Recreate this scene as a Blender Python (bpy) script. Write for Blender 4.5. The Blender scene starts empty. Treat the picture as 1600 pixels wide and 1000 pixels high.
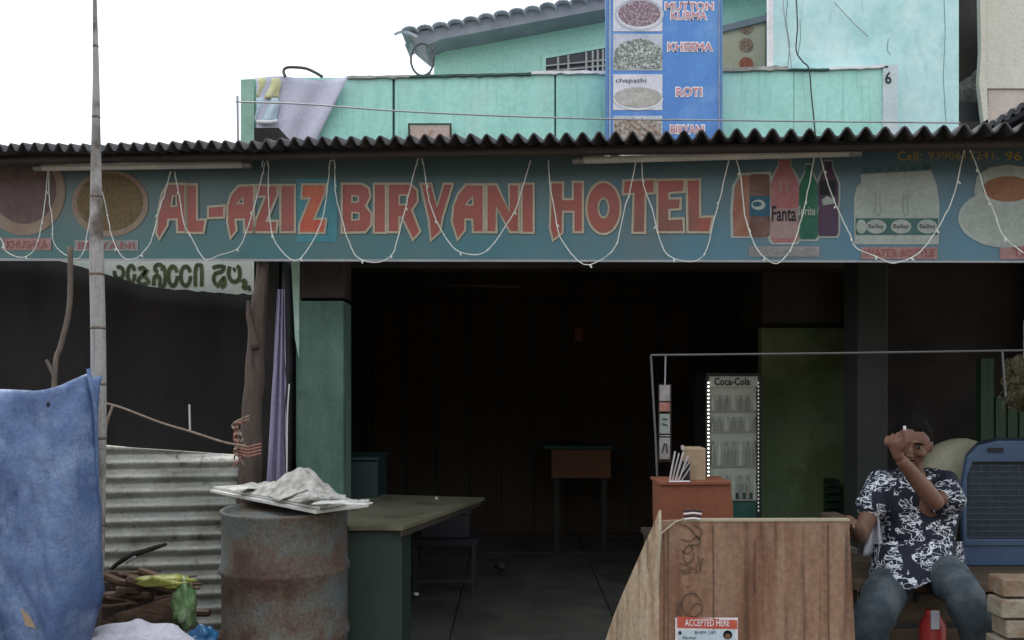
import bpy, bmesh, math, random
from mathutils import Vector, Matrix, noise
from mathutils.geometry import tessellate_polygon
random.seed(7)
R = math.radians
S = bpy.context.scene
C = S.collection
# ------------------------------------------------------------------ camera, sky, sun, exposure
CAMZ, FPX, HOR = 1.45, 1386.0, 600.0
cd = bpy.data.cameras.new('camera'); cam = bpy.data.objects.new('camera', cd); C.objects.link(cam)
cam.location = (0, 0, CAMZ); cam.rotation_euler = (R(90), 0, 0)
cd.sensor_width = 36; cd.lens = 36*FPX/1600; cd.shift_y = (HOR-500)/1600; cd.clip_end = 2000; cd.clip_start = .05
S.camera = cam
W = bpy.data.worlds.new('World'); S.world = W; W.use_nodes = True
nt = W.node_tree; nt.nodes.clear()
wo = nt.nodes.new('ShaderNodeOutputWorld'); bg = nt.nodes.new('ShaderNodeBackground')
sky = nt.nodes.new('ShaderNodeTexSky'); sky.sky_type = 'NISHITA'; sky.sun_disc = False
SUN_EL, SUN_AZ = 52, -35          # azimuth from +Y (behind the houses), negative = to the left
sky.sun_elevation = R(SUN_EL); sky.sun_rotation = R(SUN_AZ)
mx = nt.nodes.new('ShaderNodeMix'); mx.data_type = 'RGBA'; mx.inputs[0].default_value = .82
mx.inputs[7].default_value = (7.2, 7.5, 7.7, 1)      # cloud layer of an overcast day
nt.links.new(sky.outputs[0], mx.inputs[6]); nt.links.new(mx.outputs[2], bg.inputs[0])
bg.inputs[1].default_value = .13
nt.links.new(bg.outputs[0], wo.inputs[0])
sl = bpy.data.lights.new('sun', 'SUN'); sl.energy = 1.2; sl.angle = R(25); sl.color = (1, .96, .9)
so = bpy.data.objects.new('sun', sl); C.objects.link(so)
d = Vector((math.sin(R(SUN_AZ))*math.cos(R(SUN_EL)), math.cos(R(SUN_AZ))*math.cos(R(SUN_EL)), math.sin(R(SUN_EL))))
so.rotation_euler = d.to_track_quat('Z', 'Y').to_euler(); so.location = (0, 0, 20)
S.view_settings.view_transform = 'Standard'; S.view_settings.look = 'None'
S.view_settings.gamma = 1; S.view_settings.use_curve_mapping = False
S.view_settings.exposure = 0.95
CAMP = Vector((0, 0, CAMZ))

# ------------------------------------------------------------------ materials
def mat(name, cols, rough=.75, scale=4, stretch=(1,1,1), bump=.0, bscale=40, detail=6, pos=None, metal=0, spec=.4,
        dirt=None, dscale=1.5, dpos=(.5,.62), dstretch=(1,1,1), emit=None, trans=0, coat=0, dirt2=None, grain=.22, gscale=55):
    m = bpy.data.materials.new(name); m.use_nodes = True
    t = m.node_tree; b = t.nodes['Principled BSDF']
    if isinstance(cols[0], (int, float)): cols = [cols]
    tc = t.nodes.new('ShaderNodeTexCoord')
    def noi(sc, st, det=6):
        mp = t.nodes.new('ShaderNodeMapping'); mp.inputs['Scale'].default_value = st
        t.links.new(tc.outputs['Object'], mp.inputs[0])
        n = t.nodes.new('ShaderNodeTexNoise'); n.inputs['Scale'].default_value = sc; n.inputs['Detail'].default_value = det
        n.inputs['Roughness'].default_value = .62
        t.links.new(mp.outputs[0], n.inputs[0]); return n
    if len(cols) == 1:
        cols = [tuple(c*.88 for c in cols[0]), tuple(min(1,c*1.1) for c in cols[0])]
    n = noi(scale, stretch, detail); cr = t.nodes.new('ShaderNodeValToRGB')
    t.links.new(n.outputs[0], cr.inputs[0])
    k = len(cols); e = cr.color_ramp.elements
    ps = pos or [.35+.3*i/(k-1) for i in range(k)]
    e[0].position = ps[0]; e[0].color = (*cols[0], 1); e[1].position = ps[-1]; e[1].color = (*cols[-1], 1)
    for i in range(1, k-1):
        x = e.new(ps[i]); x.color = (*cols[i], 1)
    out = cr.outputs[0]
    if dirt:
        n2 = noi(dscale, dstretch, 8); c2 = t.nodes.new('ShaderNodeValToRGB'); t.links.new(n2.outputs[0], c2.inputs[0])
        c2.color_ramp.elements[0].position = dpos[0]; c2.color_ramp.elements[1].position = dpos[1]
        m2 = t.nodes.new('ShaderNodeMix'); m2.data_type = 'RGBA'
        t.links.new(c2.outputs[0], m2.inputs[0]); t.links.new(out, m2.inputs[6]); m2.inputs[7].default_value = (*dirt, 1)
        out = m2.outputs[2]
    if dirt2:
        col2, sc2, st2, p2 = dirt2
        n4 = noi(sc2, st2, 9); c4 = t.nodes.new('ShaderNodeValToRGB'); t.links.new(n4.outputs[0], c4.inputs[0])
        c4.color_ramp.elements[0].position = p2[0]; c4.color_ramp.elements[1].position = p2[1]
        m4 = t.nodes.new('ShaderNodeMix'); m4.data_type = 'RGBA'
        t.links.new(c4.outputs[0], m4.inputs[0]); t.links.new(out, m4.inputs[6]); m4.inputs[7].default_value = (*col2, 1); out = m4.outputs[2]
    if grain:
        n5 = noi(gscale, (1,1,1), 4); c5 = t.nodes.new('ShaderNodeValToRGB'); t.links.new(n5.outputs[0], c5.inputs[0])
        c5.color_ramp.elements[0].position = .3; c5.color_ramp.elements[1].position = .7
        lo = 1-grain; c5.color_ramp.elements[0].color = (lo, lo, lo, 1); c5.color_ramp.elements[1].color = (1, 1, 1, 1)
        m5 = t.nodes.new('ShaderNodeMix'); m5.data_type = 'RGBA'; m5.blend_type = 'MULTIPLY'; m5.inputs[0].default_value = 1
        t.links.new(out, m5.inputs[6]); t.links.new(c5.outputs[0], m5.inputs[7]); out = m5.outputs[2]
    t.links.new(out, b.inputs['Base Color'])
    b.inputs['Roughness'].default_value = rough; b.inputs['Metallic'].default_value = metal
    b.inputs['Specular IOR Level'].default_value = spec
    if coat: b.inputs['Coat Weight'].default_value = coat
    if trans: b.inputs['Transmission Weight'].default_value = trans
    if bump:
        n3 = noi(bscale, stretch, 5); bp = t.nodes.new('ShaderNodeBump'); bp.inputs['Strength'].default_value = bump
        bp.inputs['Distance'].default_value = .01
        t.links.new(n3.outputs[0], bp.inputs['Height']); t.links.new(bp.outputs[0], b.inputs['Normal'])
    if emit:
        b.inputs['Emission Color'].default_value = (*emit[0], 1); b.inputs['Emission Strength'].default_value = emit[1]
    return m
M = {}
def mk(k, *a, **kw): M[k] = mat(k, *a, **kw)
mk('dirt', [(.12,.10,.08),(.2,.17,.13)], scale=3, bump=.5, rough=.95)
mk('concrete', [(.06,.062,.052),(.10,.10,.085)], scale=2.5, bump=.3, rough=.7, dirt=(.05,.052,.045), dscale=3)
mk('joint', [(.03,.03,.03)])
mk('aqua', [(.31,.64,.56),(.38,.71,.63),(.42,.75,.68)], scale=3, stretch=(1,1,.35), bump=.15, bscale=60, dirt=(.16,.36,.32), dscale=8, dstretch=(3,3,.18), dpos=(.55,.85), dirt2=((.45,.66,.60), 2.2, (1,1,.6), (.5,.75)), grain=.15, gscale=20)
mk('aqua_upper', [(.38,.64,.56),(.45,.70,.62)], scale=1.5, bump=.1, rough=.85)
mk('pale_blue', [(.42,.68,.68),(.50,.74,.75),(.40,.66,.65)], scale=1.8, bump=.25, bscale=30, dirt=(.26,.44,.44), dscale=7, dstretch=(2,2,.4), dpos=(.57,.8), dirt2=((.62,.80,.78), 1.6, (1,1,1), (.48,.7)), grain=.12, gscale=15)
mk('greenish_post', [(.25,.42,.33),(.33,.52,.43)], scale=6)
mk('seam', [(.05,.10,.09)])
mk('cement', [(.25,.25,.22),(.5,.5,.46)], scale=12, bump=.6)
mk('rubble', [(.10,.09,.08),(.3,.28,.25)], scale=8, bump=.8)
mk('cream', [(.55,.53,.45),(.62,.60,.52)], scale=2, bump=.1)
mk('cream_low', [(.50,.42,.37),(.56,.48,.43)], scale=3)
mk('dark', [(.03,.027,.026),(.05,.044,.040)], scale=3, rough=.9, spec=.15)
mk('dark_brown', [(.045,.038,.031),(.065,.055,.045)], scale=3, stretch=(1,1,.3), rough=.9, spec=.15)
mk('black_tarp', [(.012,.010,.010),(.022,.019,.018)], scale=2, stretch=(1,1,.5), bump=.6, bscale=6, rough=.75, spec=.25)
mk('green_wall', [(.28,.42,.22),(.34,.48,.27)], scale=2, bump=.15, dirt=(.20,.29,.13), dscale=1.5)
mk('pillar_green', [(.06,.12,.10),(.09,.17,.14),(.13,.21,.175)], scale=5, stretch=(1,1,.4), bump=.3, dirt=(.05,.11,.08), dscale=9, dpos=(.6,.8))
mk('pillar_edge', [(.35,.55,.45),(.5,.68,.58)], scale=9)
mk('beam_brown', [(.03,.024,.021),(.05,.038,.033)], scale=6)
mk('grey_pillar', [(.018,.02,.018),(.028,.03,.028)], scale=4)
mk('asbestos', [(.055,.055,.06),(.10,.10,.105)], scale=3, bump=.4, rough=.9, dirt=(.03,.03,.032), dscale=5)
mk('pale_corner', [(.50,.60,.62),(.6,.68,.70)], scale=8)
mk('timber', [(.03,.025,.022),(.05,.042,.036)], scale=5, stretch=(.3,1,1), bump=.4)
mk('tile', [(.30,.31,.36),(.50,.52,.60)], scale=7, bump=.4, rough=.8)
mk('roof_under', [(.20,.21,.25),(.27,.28,.33)], scale=4)
mk('window_dark', [(.02,.02,.03)], rough=.3)
mk('bars', [(.45,.42,.42)], rough=.5)
mk('menu_blue', [(.07,.22,.58),(.09,.27,.66)], scale=2, rough=.35, dirt=(.14,.32,.66), dscale=1.5)
mk('menu_edge', [(.10,.22,.45)], rough=.4)
mk('white', [(.66,.66,.68),(.78,.78,.78)], scale=5, rough=.5)
mk('letter_white', [(.8,.78,.8)], rough=.5)
mk('letter_pink', [(.62,.20,.26)], rough=.5)
mk('food_purple', [(.10,.05,.08),(.25,.16,.20),(.50,.42,.45)], scale=45, rough=.4)
mk('food_kheema', [(.06,.08,.07),(.25,.28,.25),(.6,.62,.6)], scale=55, rough=.4)
mk('food_roti', [(.35,.33,.30),(.52,.50,.47)], scale=20, rough=.4)
mk('food_skewer', [(.12,.09,.07),(.35,.28,.22),(.5,.48,.42)], scale=35, rough=.4)
mk('photo_white', [(.60,.60,.68),(.75,.74,.80)], scale=4, rough=.35)
mk('photo_grey', [(.42,.46,.55),(.6,.62,.68)], scale=5, rough=.35)
mk('round_food', [(.12,.06,.05),(.30,.17,.13),(.45,.35,.3)], scale=60)
mk('round_red', [(.25,.06,.03),(.45,.15,.10)], scale=60)
mk('beige_board', [(.44,.37,.28),(.5,.43,.33)], scale=3)
mk('red_letter', [(.30,.070,.055),(.38,.095,.075)], scale=2, rough=.4, dirt=(.22,.085,.065), dscale=2)
mk('red_bright', [(.52,.07,.045),(.50,.14,.05)], scale=9, rough=.4)
mk('cream_line', [(.38,.33,.24),(.45,.40,.30)], scale=3, rough=.4)
mk('patch_cyan', [(.035,.20,.25),(.05,.23,.28)], scale=2, rough=.4)
mk('tube_white', [(.62,.60,.54)], rough=.3)
mk('wire_white', [(.8,.84,.8)], rough=.4)
mk('bulb', [(.7,.75,.7)], rough=.2)
mk('wire_black', [(.03,.03,.035)], rough=.5)
mk('rail_grey', [(.10,.10,.10)], rough=.5)
mk('wire_grey', [(.35,.36,.38)], rough=.5)
mk('metal_grey', [(.22,.22,.22),(.3,.3,.3)], scale=8, rough=.5, metal=.5)
mk('pipe_dark', [(.022,.024,.03),(.04,.043,.052)], scale=8, rough=.5)
mk('bamboo', [(.26,.25,.245),(.38,.37,.36),(.30,.285,.27)], scale=6, stretch=(6,6,.4), bump=.4, bscale=30, dirt=(.12,.10,.085), dscale=4)
mk('branch', [(.12,.09,.07),(.2,.16,.13)], scale=8, stretch=(3,3,.5), bump=.6)
mk('post_wood', [(.055,.038,.03),(.11,.08,.065),(.08,.055,.045)], scale=5, stretch=(5,5,.5), bump=.9, bscale=25)
mk('lavender', [(.30,.27,.42),(.42,.39,.55)], scale=8, stretch=(8,8,.3), bump=.3, rough=.9)
mk('rope', [(.22,.16,.12),(.32,.25,.2)], scale=40)
mk('rope_red', [(.28,.11,.09),(.4,.2,.16)], scale=30)
mk('blue_tarp', [(.06,.105,.25),(.10,.165,.34),(.17,.245,.43)], scale=3, bump=.7, bscale=14, rough=.5, detail=12, dirt=(.24,.33,.50), dscale=5, dpos=(.5,.72), dirt2=((.05,.09,.22), 9, (1,1,.3), (.55,.75)), grain=.4, gscale=90)
mk('tin', [(.27,.28,.25),(.41,.42,.38),(.54,.53,.48)], scale=3, stretch=(.5,1,3), rough=.5, metal=.3, bump=.3, detail=10, dirt=(.17,.14,.10), dscale=4, dpos=(.5,.72), dirt2=((.12,.11,.09), 16, (1,1,1), (.6,.72)), grain=.3)
mk('fire_wood', [(.05,.03,.02),(.13,.08,.05),(.22,.14,.10)], scale=14, stretch=(.4,1,1), bump=.7)
mk('yellow_green', [(.24,.28,.05),(.42,.42,.12)], scale=10, rough=.4)
mk('green_bag', [(.04,.12,.03),(.16,.27,.12),(.35,.42,.3)], scale=9, rough=.3)
mk('sack_white', [(.40,.40,.46),(.58,.58,.66)], scale=9, bump=.5, rough=.7)
mk('blue_bag', [(.01,.06,.16),(.03,.15,.32)], scale=12, rough=.35)
mk('ash', [(.30,.29,.26),(.50,.49,.45),(.62,.61,.57)], scale=14, bump=.9, bscale=50)
mk('board_white', [(.55,.55,.52),(.68,.68,.64)], scale=6, bump=.3, bscale=80)
mk('olive_top', [(.13,.125,.085),(.19,.185,.125)], scale=3, dirt=(.09,.085,.06), dscale=4, rough=.35, spec=.3)
mk('cabinet_green', [(.022,.042,.036),(.035,.06,.05)], scale=3, stretch=(1,1,.5), rough=.6)
mk('teal_dark', [(.012,.03,.032),(.02,.045,.045)], scale=3, rough=.5)
mk('navy_dark', [(.012,.013,.018),(.022,.022,.03)], scale=4)
mk('orange_dull', [(.10,.04,.022),(.15,.06,.03)], scale=3)
mk('green_dull', [(.015,.05,.03)], scale=3)
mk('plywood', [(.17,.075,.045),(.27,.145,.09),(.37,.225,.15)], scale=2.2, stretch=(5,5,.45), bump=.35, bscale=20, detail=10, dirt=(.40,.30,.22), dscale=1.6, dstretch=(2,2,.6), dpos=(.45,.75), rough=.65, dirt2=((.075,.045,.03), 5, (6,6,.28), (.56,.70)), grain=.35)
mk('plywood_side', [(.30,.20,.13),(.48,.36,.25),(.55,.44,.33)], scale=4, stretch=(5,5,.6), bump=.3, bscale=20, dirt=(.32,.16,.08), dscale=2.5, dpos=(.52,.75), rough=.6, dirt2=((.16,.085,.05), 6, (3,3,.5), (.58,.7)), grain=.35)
mk('ink', [(.09,.055,.038),(.14,.085,.06)], scale=20)
mk('cardboard_orange', [(.19,.06,.03),(.23,.08,.042)], scale=3, bump=.1)
mk('cardboard', [(.30,.22,.14),(.38,.28,.19)], scale=5)
mk('sticker_red', [(.55,.11,.08)], rough=.35)
mk('sticker_blue', [(.48,.62,.72),(.6,.72,.8)], scale=9, rough=.35)
mk('fridge_frame', [(.04,.045,.045)], rough=.4)
mk('fridge_in', [(.40,.45,.40),(.55,.58,.52)], scale=3, emit=((.5,.55,.48),.035), rough=.4)  # faint glow stands in for the fridge's inner lighting
mk('fridge_teal', [(.04,.13,.10),(.07,.18,.15)], scale=6, rough=.4)
mk('led', [(.9,.9,.85)], emit=((1,1,.92), 2.0))
mk('led_dim', [(.5,.5,.48)], emit=((1,1,.92), .25))
mk('bottle_dark', [(.33,.37,.33),(.42,.42,.38)], rough=.3)
mk('skin', [(.15,.075,.05),(.21,.105,.072)], scale=6, rough=.55, bump=.1, bscale=90)
mk('hair', [(.003,.003,.003),(.008,.007,.007)], scale=60, rough=.8, spec=.15, bump=.8, bscale=120)
mk('eye', [(.14,.12,.11)], rough=.2)
mk('jeans', [(.025,.038,.05),(.055,.075,.09),(.12,.145,.16)], scale=5, bump=.4, bscale=60, rough=.9)
mk('cooler_blue', [(.05,.09,.165),(.075,.125,.21)], scale=3, rough=.35)
mk('cooler_grill', [(.03,.05,.075)], rough=.5)
mk('grill_wire', [(.055,.07,.08)], rough=.5)
mk('beige_plastic', [(.33,.32,.22),(.42,.40,.29)], scale=3, rough=.5)
mk('plank', [(.06,.04,.024),(.12,.085,.055)], scale=4, stretch=(.4,3,3), bump=.5, bscale=20)
mk('brick', [(.16,.10,.065),(.27,.20,.14),(.22,.12,.07)], scale=7, bump=.9, bscale=30, dirt=(.36,.32,.25), dscale=4, dpos=(.45,.6))
mk('green_curtain', [(.02,.05,.025),(.04,.08,.045)], scale=5, stretch=(6,6,.3), bump=.3)
mk('net', [(.07,.06,.03),(.16,.14,.08)], scale=20)
mk('rust_niche', [(.45,.33,.28),(.55,.42,.38),(.30,.17,.10)], scale=14, bump=.4)
mk('lilac_sheet', [(.46,.46,.58),(.58,.57,.68)], scale=2, bump=.3, bscale=10, rough=.85)
mk('towel_yellow', [(.60,.60,.30),(.7,.7,.45)], scale=12)
mk('towel_blue', [(.40,.55,.66),(.62,.68,.74)], scale=16)
mk('hose', [(.08,.08,.085)], rough=.5)
mk('banner_white', [(.72,.76,.66),(.85,.87,.80)], scale=4, rough=.6)
mk('telugu_green', [(.06,.07,.035),(.13,.16,.06)], scale=9)
mk('pink_strip', [(.30,.17,.16),(.38,.24,.23)], scale=30)
mk('pale_strip', [(.22,.22,.22),(.34,.31,.31)], scale=30)
mk('caption_ink', [(.30,.10,.10)])
mk('gold_text', [(.42,.31,.10)])
mk('plate_rim', [(.24,.17,.13),(.30,.23,.17)], scale=6)
mk('plate_dim', [(.10,.065,.065),(.15,.10,.09)], scale=14)
mk('table_leg', [(.02,.016,.012),(.03,.025,.02)], scale=4)
mk('biryani', [(.11,.085,.04),(.16,.125,.055),(.16,.08,.05)], scale=20)
mk('halo', [(.36,.42,.40)], rough=.4)
mk('p_orange', [(.30,.10,.06),(.34,.2,.15)], scale=8); mk('p_brown', [(.11,.05,.04),(.19,.11,.09)], scale=8)
mk('p_pink', [(.34,.11,.12),(.36,.19,.19)], scale=6); mk('p_pale', [(.34,.24,.23)], scale=6)
mk('p_green', [(.02,.11,.07),(.04,.17,.11)], scale=8); mk('p_cola', [(.06,.035,.07),(.1,.06,.1)], scale=8)
mk('p_blue', [(.03,.10,.16)]); mk('p_black', [(.02,.02,.03)]); mk('p_white', [(.33,.38,.35),(.40,.45,.41)], scale=6)
mk('p_grey', [(.25,.29,.27)]); mk('p_teal', [(.05,.13,.12)]); mk('tea', [(.26,.12,.07),(.30,.17,.09)], scale=5)
mk('foot_slipper', [(.03,.02,.02)])
mk('can_red', [(.35,.03,.03)], rough=.4)

# signboard print: dull grey-green turning teal, then blue to the right; shading and glare painted in as grey toward the top
def shaded_sign_print():
    m = bpy.data.materials.new('shaded_sign_print'); m.use_nodes = True; t = m.node_tree; b = t.nodes['Principled BSDF']
    tc = t.nodes.new('ShaderNodeTexCoord'); sp = t.nodes.new('ShaderNodeSeparateXYZ'); t.links.new(tc.outputs['Generated'], sp.inputs[0])
    r1 = t.nodes.new('ShaderNodeValToRGB'); t.links.new(sp.outputs[0], r1.inputs[0])
    r1.color_ramp.elements[0].position = .1; r1.color_ramp.elements[0].color = (.04,.12,.11,1)
    r1.color_ramp.elements[1].position = .8; r1.color_ramp.elements[1].color = (.075,.19,.27,1)
    e = r1.color_ramp.elements.new(.5); e.color = (.038,.15,.17,1)
    r2 = t.nodes.new('ShaderNodeValToRGB'); t.links.new(sp.outputs[2], r2.inputs[0])
    r2.color_ramp.elements[0].position = .25; r2.color_ramp.elements[1].position = .95
    mx = t.nodes.new('ShaderNodeMix'); mx.data_type = 'RGBA'; t.links.new(r2.outputs[0], mx.inputs[0]); t.links.new(r1.outputs[0], mx.inputs[6])
    mx.inputs[7].default_value = (.07,.09,.085,1)
    n = t.nodes.new('ShaderNodeTexNoise'); n.inputs['Scale'].default_value = 2.2; n.inputs['Detail'].default_value = 8
    t.links.new(tc.outputs['Object'], n.inputs[0])
    r3 = t.nodes.new('ShaderNodeValToRGB'); r3.color_ramp.elements[0].position = .42; r3.color_ramp.elements[1].position = .75
    r3.color_ramp.elements[1].color = (.75,.75,.75,1); t.links.new(n.outputs[0], r3.inputs[0])
    m2 = t.nodes.new('ShaderNodeMix'); m2.data_type = 'RGBA'; t.links.new(r3.outputs[0], m2.inputs[0]); t.links.new(mx.outputs[2], m2.inputs[6])
    m2.inputs[7].default_value = (.10,.14,.14,1)
    t.links.new(m2.outputs[2], b.inputs['Base Color']); b.inputs['Roughness'].default_value = .45
    return m
M['shaded_sign_print'] = shaded_sign_print()
def shirt_mat():
    m = bpy.data.materials.new('shirt_print'); m.use_nodes = True; t = m.node_tree; b = t.nodes['Principled BSDF']
    tc = t.nodes.new('ShaderNodeTexCoord')
    def ln(scale, w, loc):
        mp = t.nodes.new('ShaderNodeMapping'); mp.inputs['Location'].default_value = loc; t.links.new(tc.outputs['Object'], mp.inputs[0])
        mp.inputs['Scale'].default_value = (1, 1, 1.7)
        n = t.nodes.new('ShaderNodeTexNoise'); n.inputs['Scale'].default_value = scale; n.inputs['Detail'].default_value = 1.5; n.inputs['Distortion'].default_value = 1.4
        t.links.new(mp.outputs[0], n.inputs[0])
        s = t.nodes.new('ShaderNodeMath'); s.operation = 'SUBTRACT'; s.inputs[1].default_value = .5; t.links.new(n.outputs[0], s.inputs[0])
        a = t.nodes.new('ShaderNodeMath'); a.operation = 'ABSOLUTE'; t.links.new(s.outputs[0], a.inputs[0])
        l = t.nodes.new('ShaderNodeMath'); l.operation = 'LESS_THAN'; l.inputs[1].default_value = w; t.links.new(a.outputs[0], l.inputs[0])
        return l
    a = ln(10, .021, (0,0,0)); c = ln(19, .026, (3,1,5))
    n = t.nodes.new('ShaderNodeTexNoise'); n.inputs['Scale'].default_value = 9; t.links.new(tc.outputs['Object'], n.inputs[0])
    g = t.nodes.new('ShaderNodeMath'); g.operation = 'GREATER_THAN'; g.inputs[1].default_value = .465; t.links.new(n.outputs[0], g.inputs[0])
    x = t.nodes.new('ShaderNodeMath'); x.operation = 'MAXIMUM'; t.links.new(a.outputs[0], x.inputs[0]); t.links.new(c.outputs[0], x.inputs[1])
    y = t.nodes.new('ShaderNodeMath'); y.operation = 'MULTIPLY'; t.links.new(x.outputs[0], y.inputs[0]); t.links.new(g.outputs[0], y.inputs[1])
    mx = t.nodes.new('ShaderNodeMix'); mx.data_type = 'RGBA'; t.links.new(y.outputs[0], mx.inputs[0])
    mx.inputs[6].default_value = (.008,.012,.026,1); mx.inputs[7].default_value = (.66,.69,.76,1)
    t.links.new(mx.outputs[2], b.inputs['Base Color']); b.inputs['Roughness'].default_value = .85
    return m
M['shirt'] = shirt_mat()
def drum_mat():
    m = mat('drum_paint', [(.10,.055,.042),(.15,.115,.09),(.15,.17,.16),(.14,.185,.20)], scale=2.2, pos=[.38,.46,.53,.62], bump=.5, bscale=35, rough=.7, detail=9,
            dirt=(.13,.05,.03), dscale=1.7, dpos=(.52,.62), dirt2=((.20,.17,.13), 11, (1,1,.5), (.62,.74)), grain=.45, gscale=70)
    return m
M['drum'] = drum_mat()

# ------------------------------------------------------------------ mapping helpers (photo measurements -> places)
def P(px, py, Y): return Vector(((px-800)*Y/FPX, Y, CAMZ-(py-HOR)*Y/FPX))
def ray(px, py): return Vector(((px-800)/FPX, 1, -(py-HOR)/FPX))
class Plane:
    """vertical plane through two columns at given depths"""
    def __init__(s, pxa, Ya, pxb, Yb):
        a = P(pxa, HOR, Ya); b = P(pxb, HOR, Yb); s.a = a; u = (b-a).normalized(); s.u = u; s.n = Vector((u.y, -u.x, 0))
    def __call__(s, px, py, off=0.):
        d = ray(px, py); t = (s.n.dot(s.a + s.n*off - CAMP))/s.n.dot(d); return CAMP + d*t
def flat(Y): return Plane(700, Y, 900, Y)

# ------------------------------------------------------------------ object helpers
def wl(o):
    v = Vector((0,0,0))
    while o: v += o.location; o = o.parent
    return v
def thing(name, label, cat, loc=(0,0,0), group=None, kind=None):
    o = bpy.data.objects.new(name, None); C.objects.link(o); o.location = loc; o.empty_display_size = .1
    if label: o['label'] = label
    if cat: o['category'] = cat
    if group: o['group'] = group
    if kind: o['kind'] = kind
    return o
def tag(o, label, cat, group=None):
    o['label'] = label; o['category'] = cat
    if group: o['group'] = group
    return o
class MB:
    def __init__(s): s.v = []; s.f = []
    def add(s, vs, fs):
        n = len(s.v); s.v += [Vector(v) for v in vs]; s.f += [tuple(i+n for i in f) for f in fs]; return s
    def box(s, x0, x1, y0, y1, z0, z1):
        return s.add([(x0,y0,z0),(x1,y0,z0),(x1,y1,z0),(x0,y1,z0),(x0,y0,z1),(x1,y0,z1),(x1,y1,z1),(x0,y1,z1)],
                     [(0,3,2,1),(4,5,6,7),(0,1,5,4),(1,2,6,5),(2,3,7,6),(3,0,4,7)])
    def pbox(s, px0, px1, py0, py1, Y, depth):
        a = P(px0, py0, Y); b = P(px1, py1, Y); return s.box(a.x, b.x, Y, Y+depth, b.z, a.z)
    def prism(s, pts, vec):
        vec = Vector(vec); n = len(pts); pts = [Vector(p) for p in pts]
        tri = tessellate_polygon([pts])
        fs = [tuple(t) for t in tri] + [tuple(i+n for i in reversed(t)) for t in tri]
        fs += [(i, (i+1) % n, (i+1) % n+n, i+n) for i in range(n)]
        return s.add(pts+[p+vec for p in pts], fs)
    def tube(s, pts, r, seg=8, cap=True):
        pts = [Vector(p) for p in pts]; n = len(pts)
        rs = r if isinstance(r, (list, tuple)) else [r]*n
        vs = []; fs = []; up = None
        for i, p in enumerate(pts):
            t = (pts[min(i+1, n-1)]-pts[max(i-1, 0)])
            if t.length < 1e-9: t = Vector((0,0,1))
            t.normalize()
            if up is None: up = t.orthogonal().normalized()
            up = (up - t*up.dot(t))
            if up.length < 1e-6: up = t.orthogonal()
            up.normalize(); w = t.cross(up)
            for k in range(seg):
                a = 2*math.pi*k/seg; vs.append(p+(up*math.cos(a)+w*math.sin(a))*rs[i])
        for i in range(n-1):
            for k in range(seg):
                fs.append((i*seg+k, i*seg+(k+1) % seg, (i+1)*seg+(k+1) % seg, (i+1)*seg+k))
        if cap: fs += [tuple(reversed(range(seg))), tuple((n-1)*seg+k for k in range(seg))]
        return s.add(vs, fs)
    def lathe(s, prof, c, seg=40):
        vs = []; fs = []; n = len(prof)
        for r, z in prof:
            for k in range(seg):
                a = 2*math.pi*k/seg; vs.append((c[0]+r*math.cos(a), c[1]+r*math.sin(a), c[2]+z))
        for i in range(n-1):
            for k in range(seg): fs.append((i*seg+k, i*seg+(k+1) % seg, (i+1)*seg+(k+1) % seg, (i+1)*seg+k))
        fs += [tuple(reversed(range(seg))), tuple((n-1)*seg+k for k in range(seg))]
        return s.add(vs, fs)
    def grid(s, fn, nu, nv, thick=None):
        vs = [fn(i/nu, j/nv) for j in range(nv+1) for i in range(nu+1)]
        fs = [(j*(nu+1)+i, j*(nu+1)+i+1, (j+1)*(nu+1)+i+1, (j+1)*(nu+1)+i) for j in range(nv) for i in range(nu)]
        return s.add(vs, fs)
    def blob(s, c, r, seg=10, rings=7, wob=0.):
        vs = []; fs = []
        for i in range(rings+1):
            th = math.pi*i/rings
            for k in range(seg):
                a = 2*math.pi*k/seg
                dv = Vector((math.sin(th)*math.cos(a), math.sin(th)*math.sin(a), math.cos(th)))
                q = 1 + wob*noise.noise(dv*2.2+Vector(c)*7)
                vs.append((c[0]+dv.x*r[0]*q, c[1]+dv.y*r[1]*q, c[2]+dv.z*r[2]*q))
        for i in range(rings):
            for k in range(seg): fs.append((i*seg+k, (i+1)*seg+k, (i+1)*seg+(k+1) % seg, i*seg+(k+1) % seg))
        return s.add(vs, fs)
    def build(s, name, m, parent=None, smooth=False, kind=None, bevel=0, solid=0, label=None, sub=0):
        me = bpy.data.meshes.new(name)
        if parent: off = wl(parent)
        else:
            xs = [v.x for v in s.v]; ys = [v.y for v in s.v]
            off = Vector(((min(xs)+max(xs))/2, (min(ys)+max(ys))/2, min(v.z for v in s.v)))
        me.from_pydata([v-off for v in s.v], [], s.f); me.update()
        if not s.f or True:
            bm = bmesh.new(); bm.from_mesh(me)
            bmesh.ops.remove_doubles(bm, verts=bm.verts, dist=1e-6)
            if not solid: bmesh.ops.recalc_face_normals(bm, faces=bm.faces)
            bm.to_mesh(me); bm.free()
        me.materials.append(M[m] if isinstance(m, str) else m)
        if smooth:
            for p in me.polygons: p.use_smooth = True
        o = bpy.data.objects.new(name, me); C.objects.link(o)
        if parent: o.parent = parent
        else: o.location = off
        if kind: o['kind'] = kind
        if label: o['label'] = label
        if sub: md = o.modifiers.new('sub', 'SUBSURF'); md.levels = md.render_levels = sub
        if solid: md = o.modifiers.new('solid', 'SOLIDIFY'); md.thickness = solid; md.offset = 0
        if bevel:
            md = o.modifiers.new('bevel', 'BEVEL'); md.width = bevel; md.segments = 2; md.limit_method = 'ANGLE'
        return o
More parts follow.
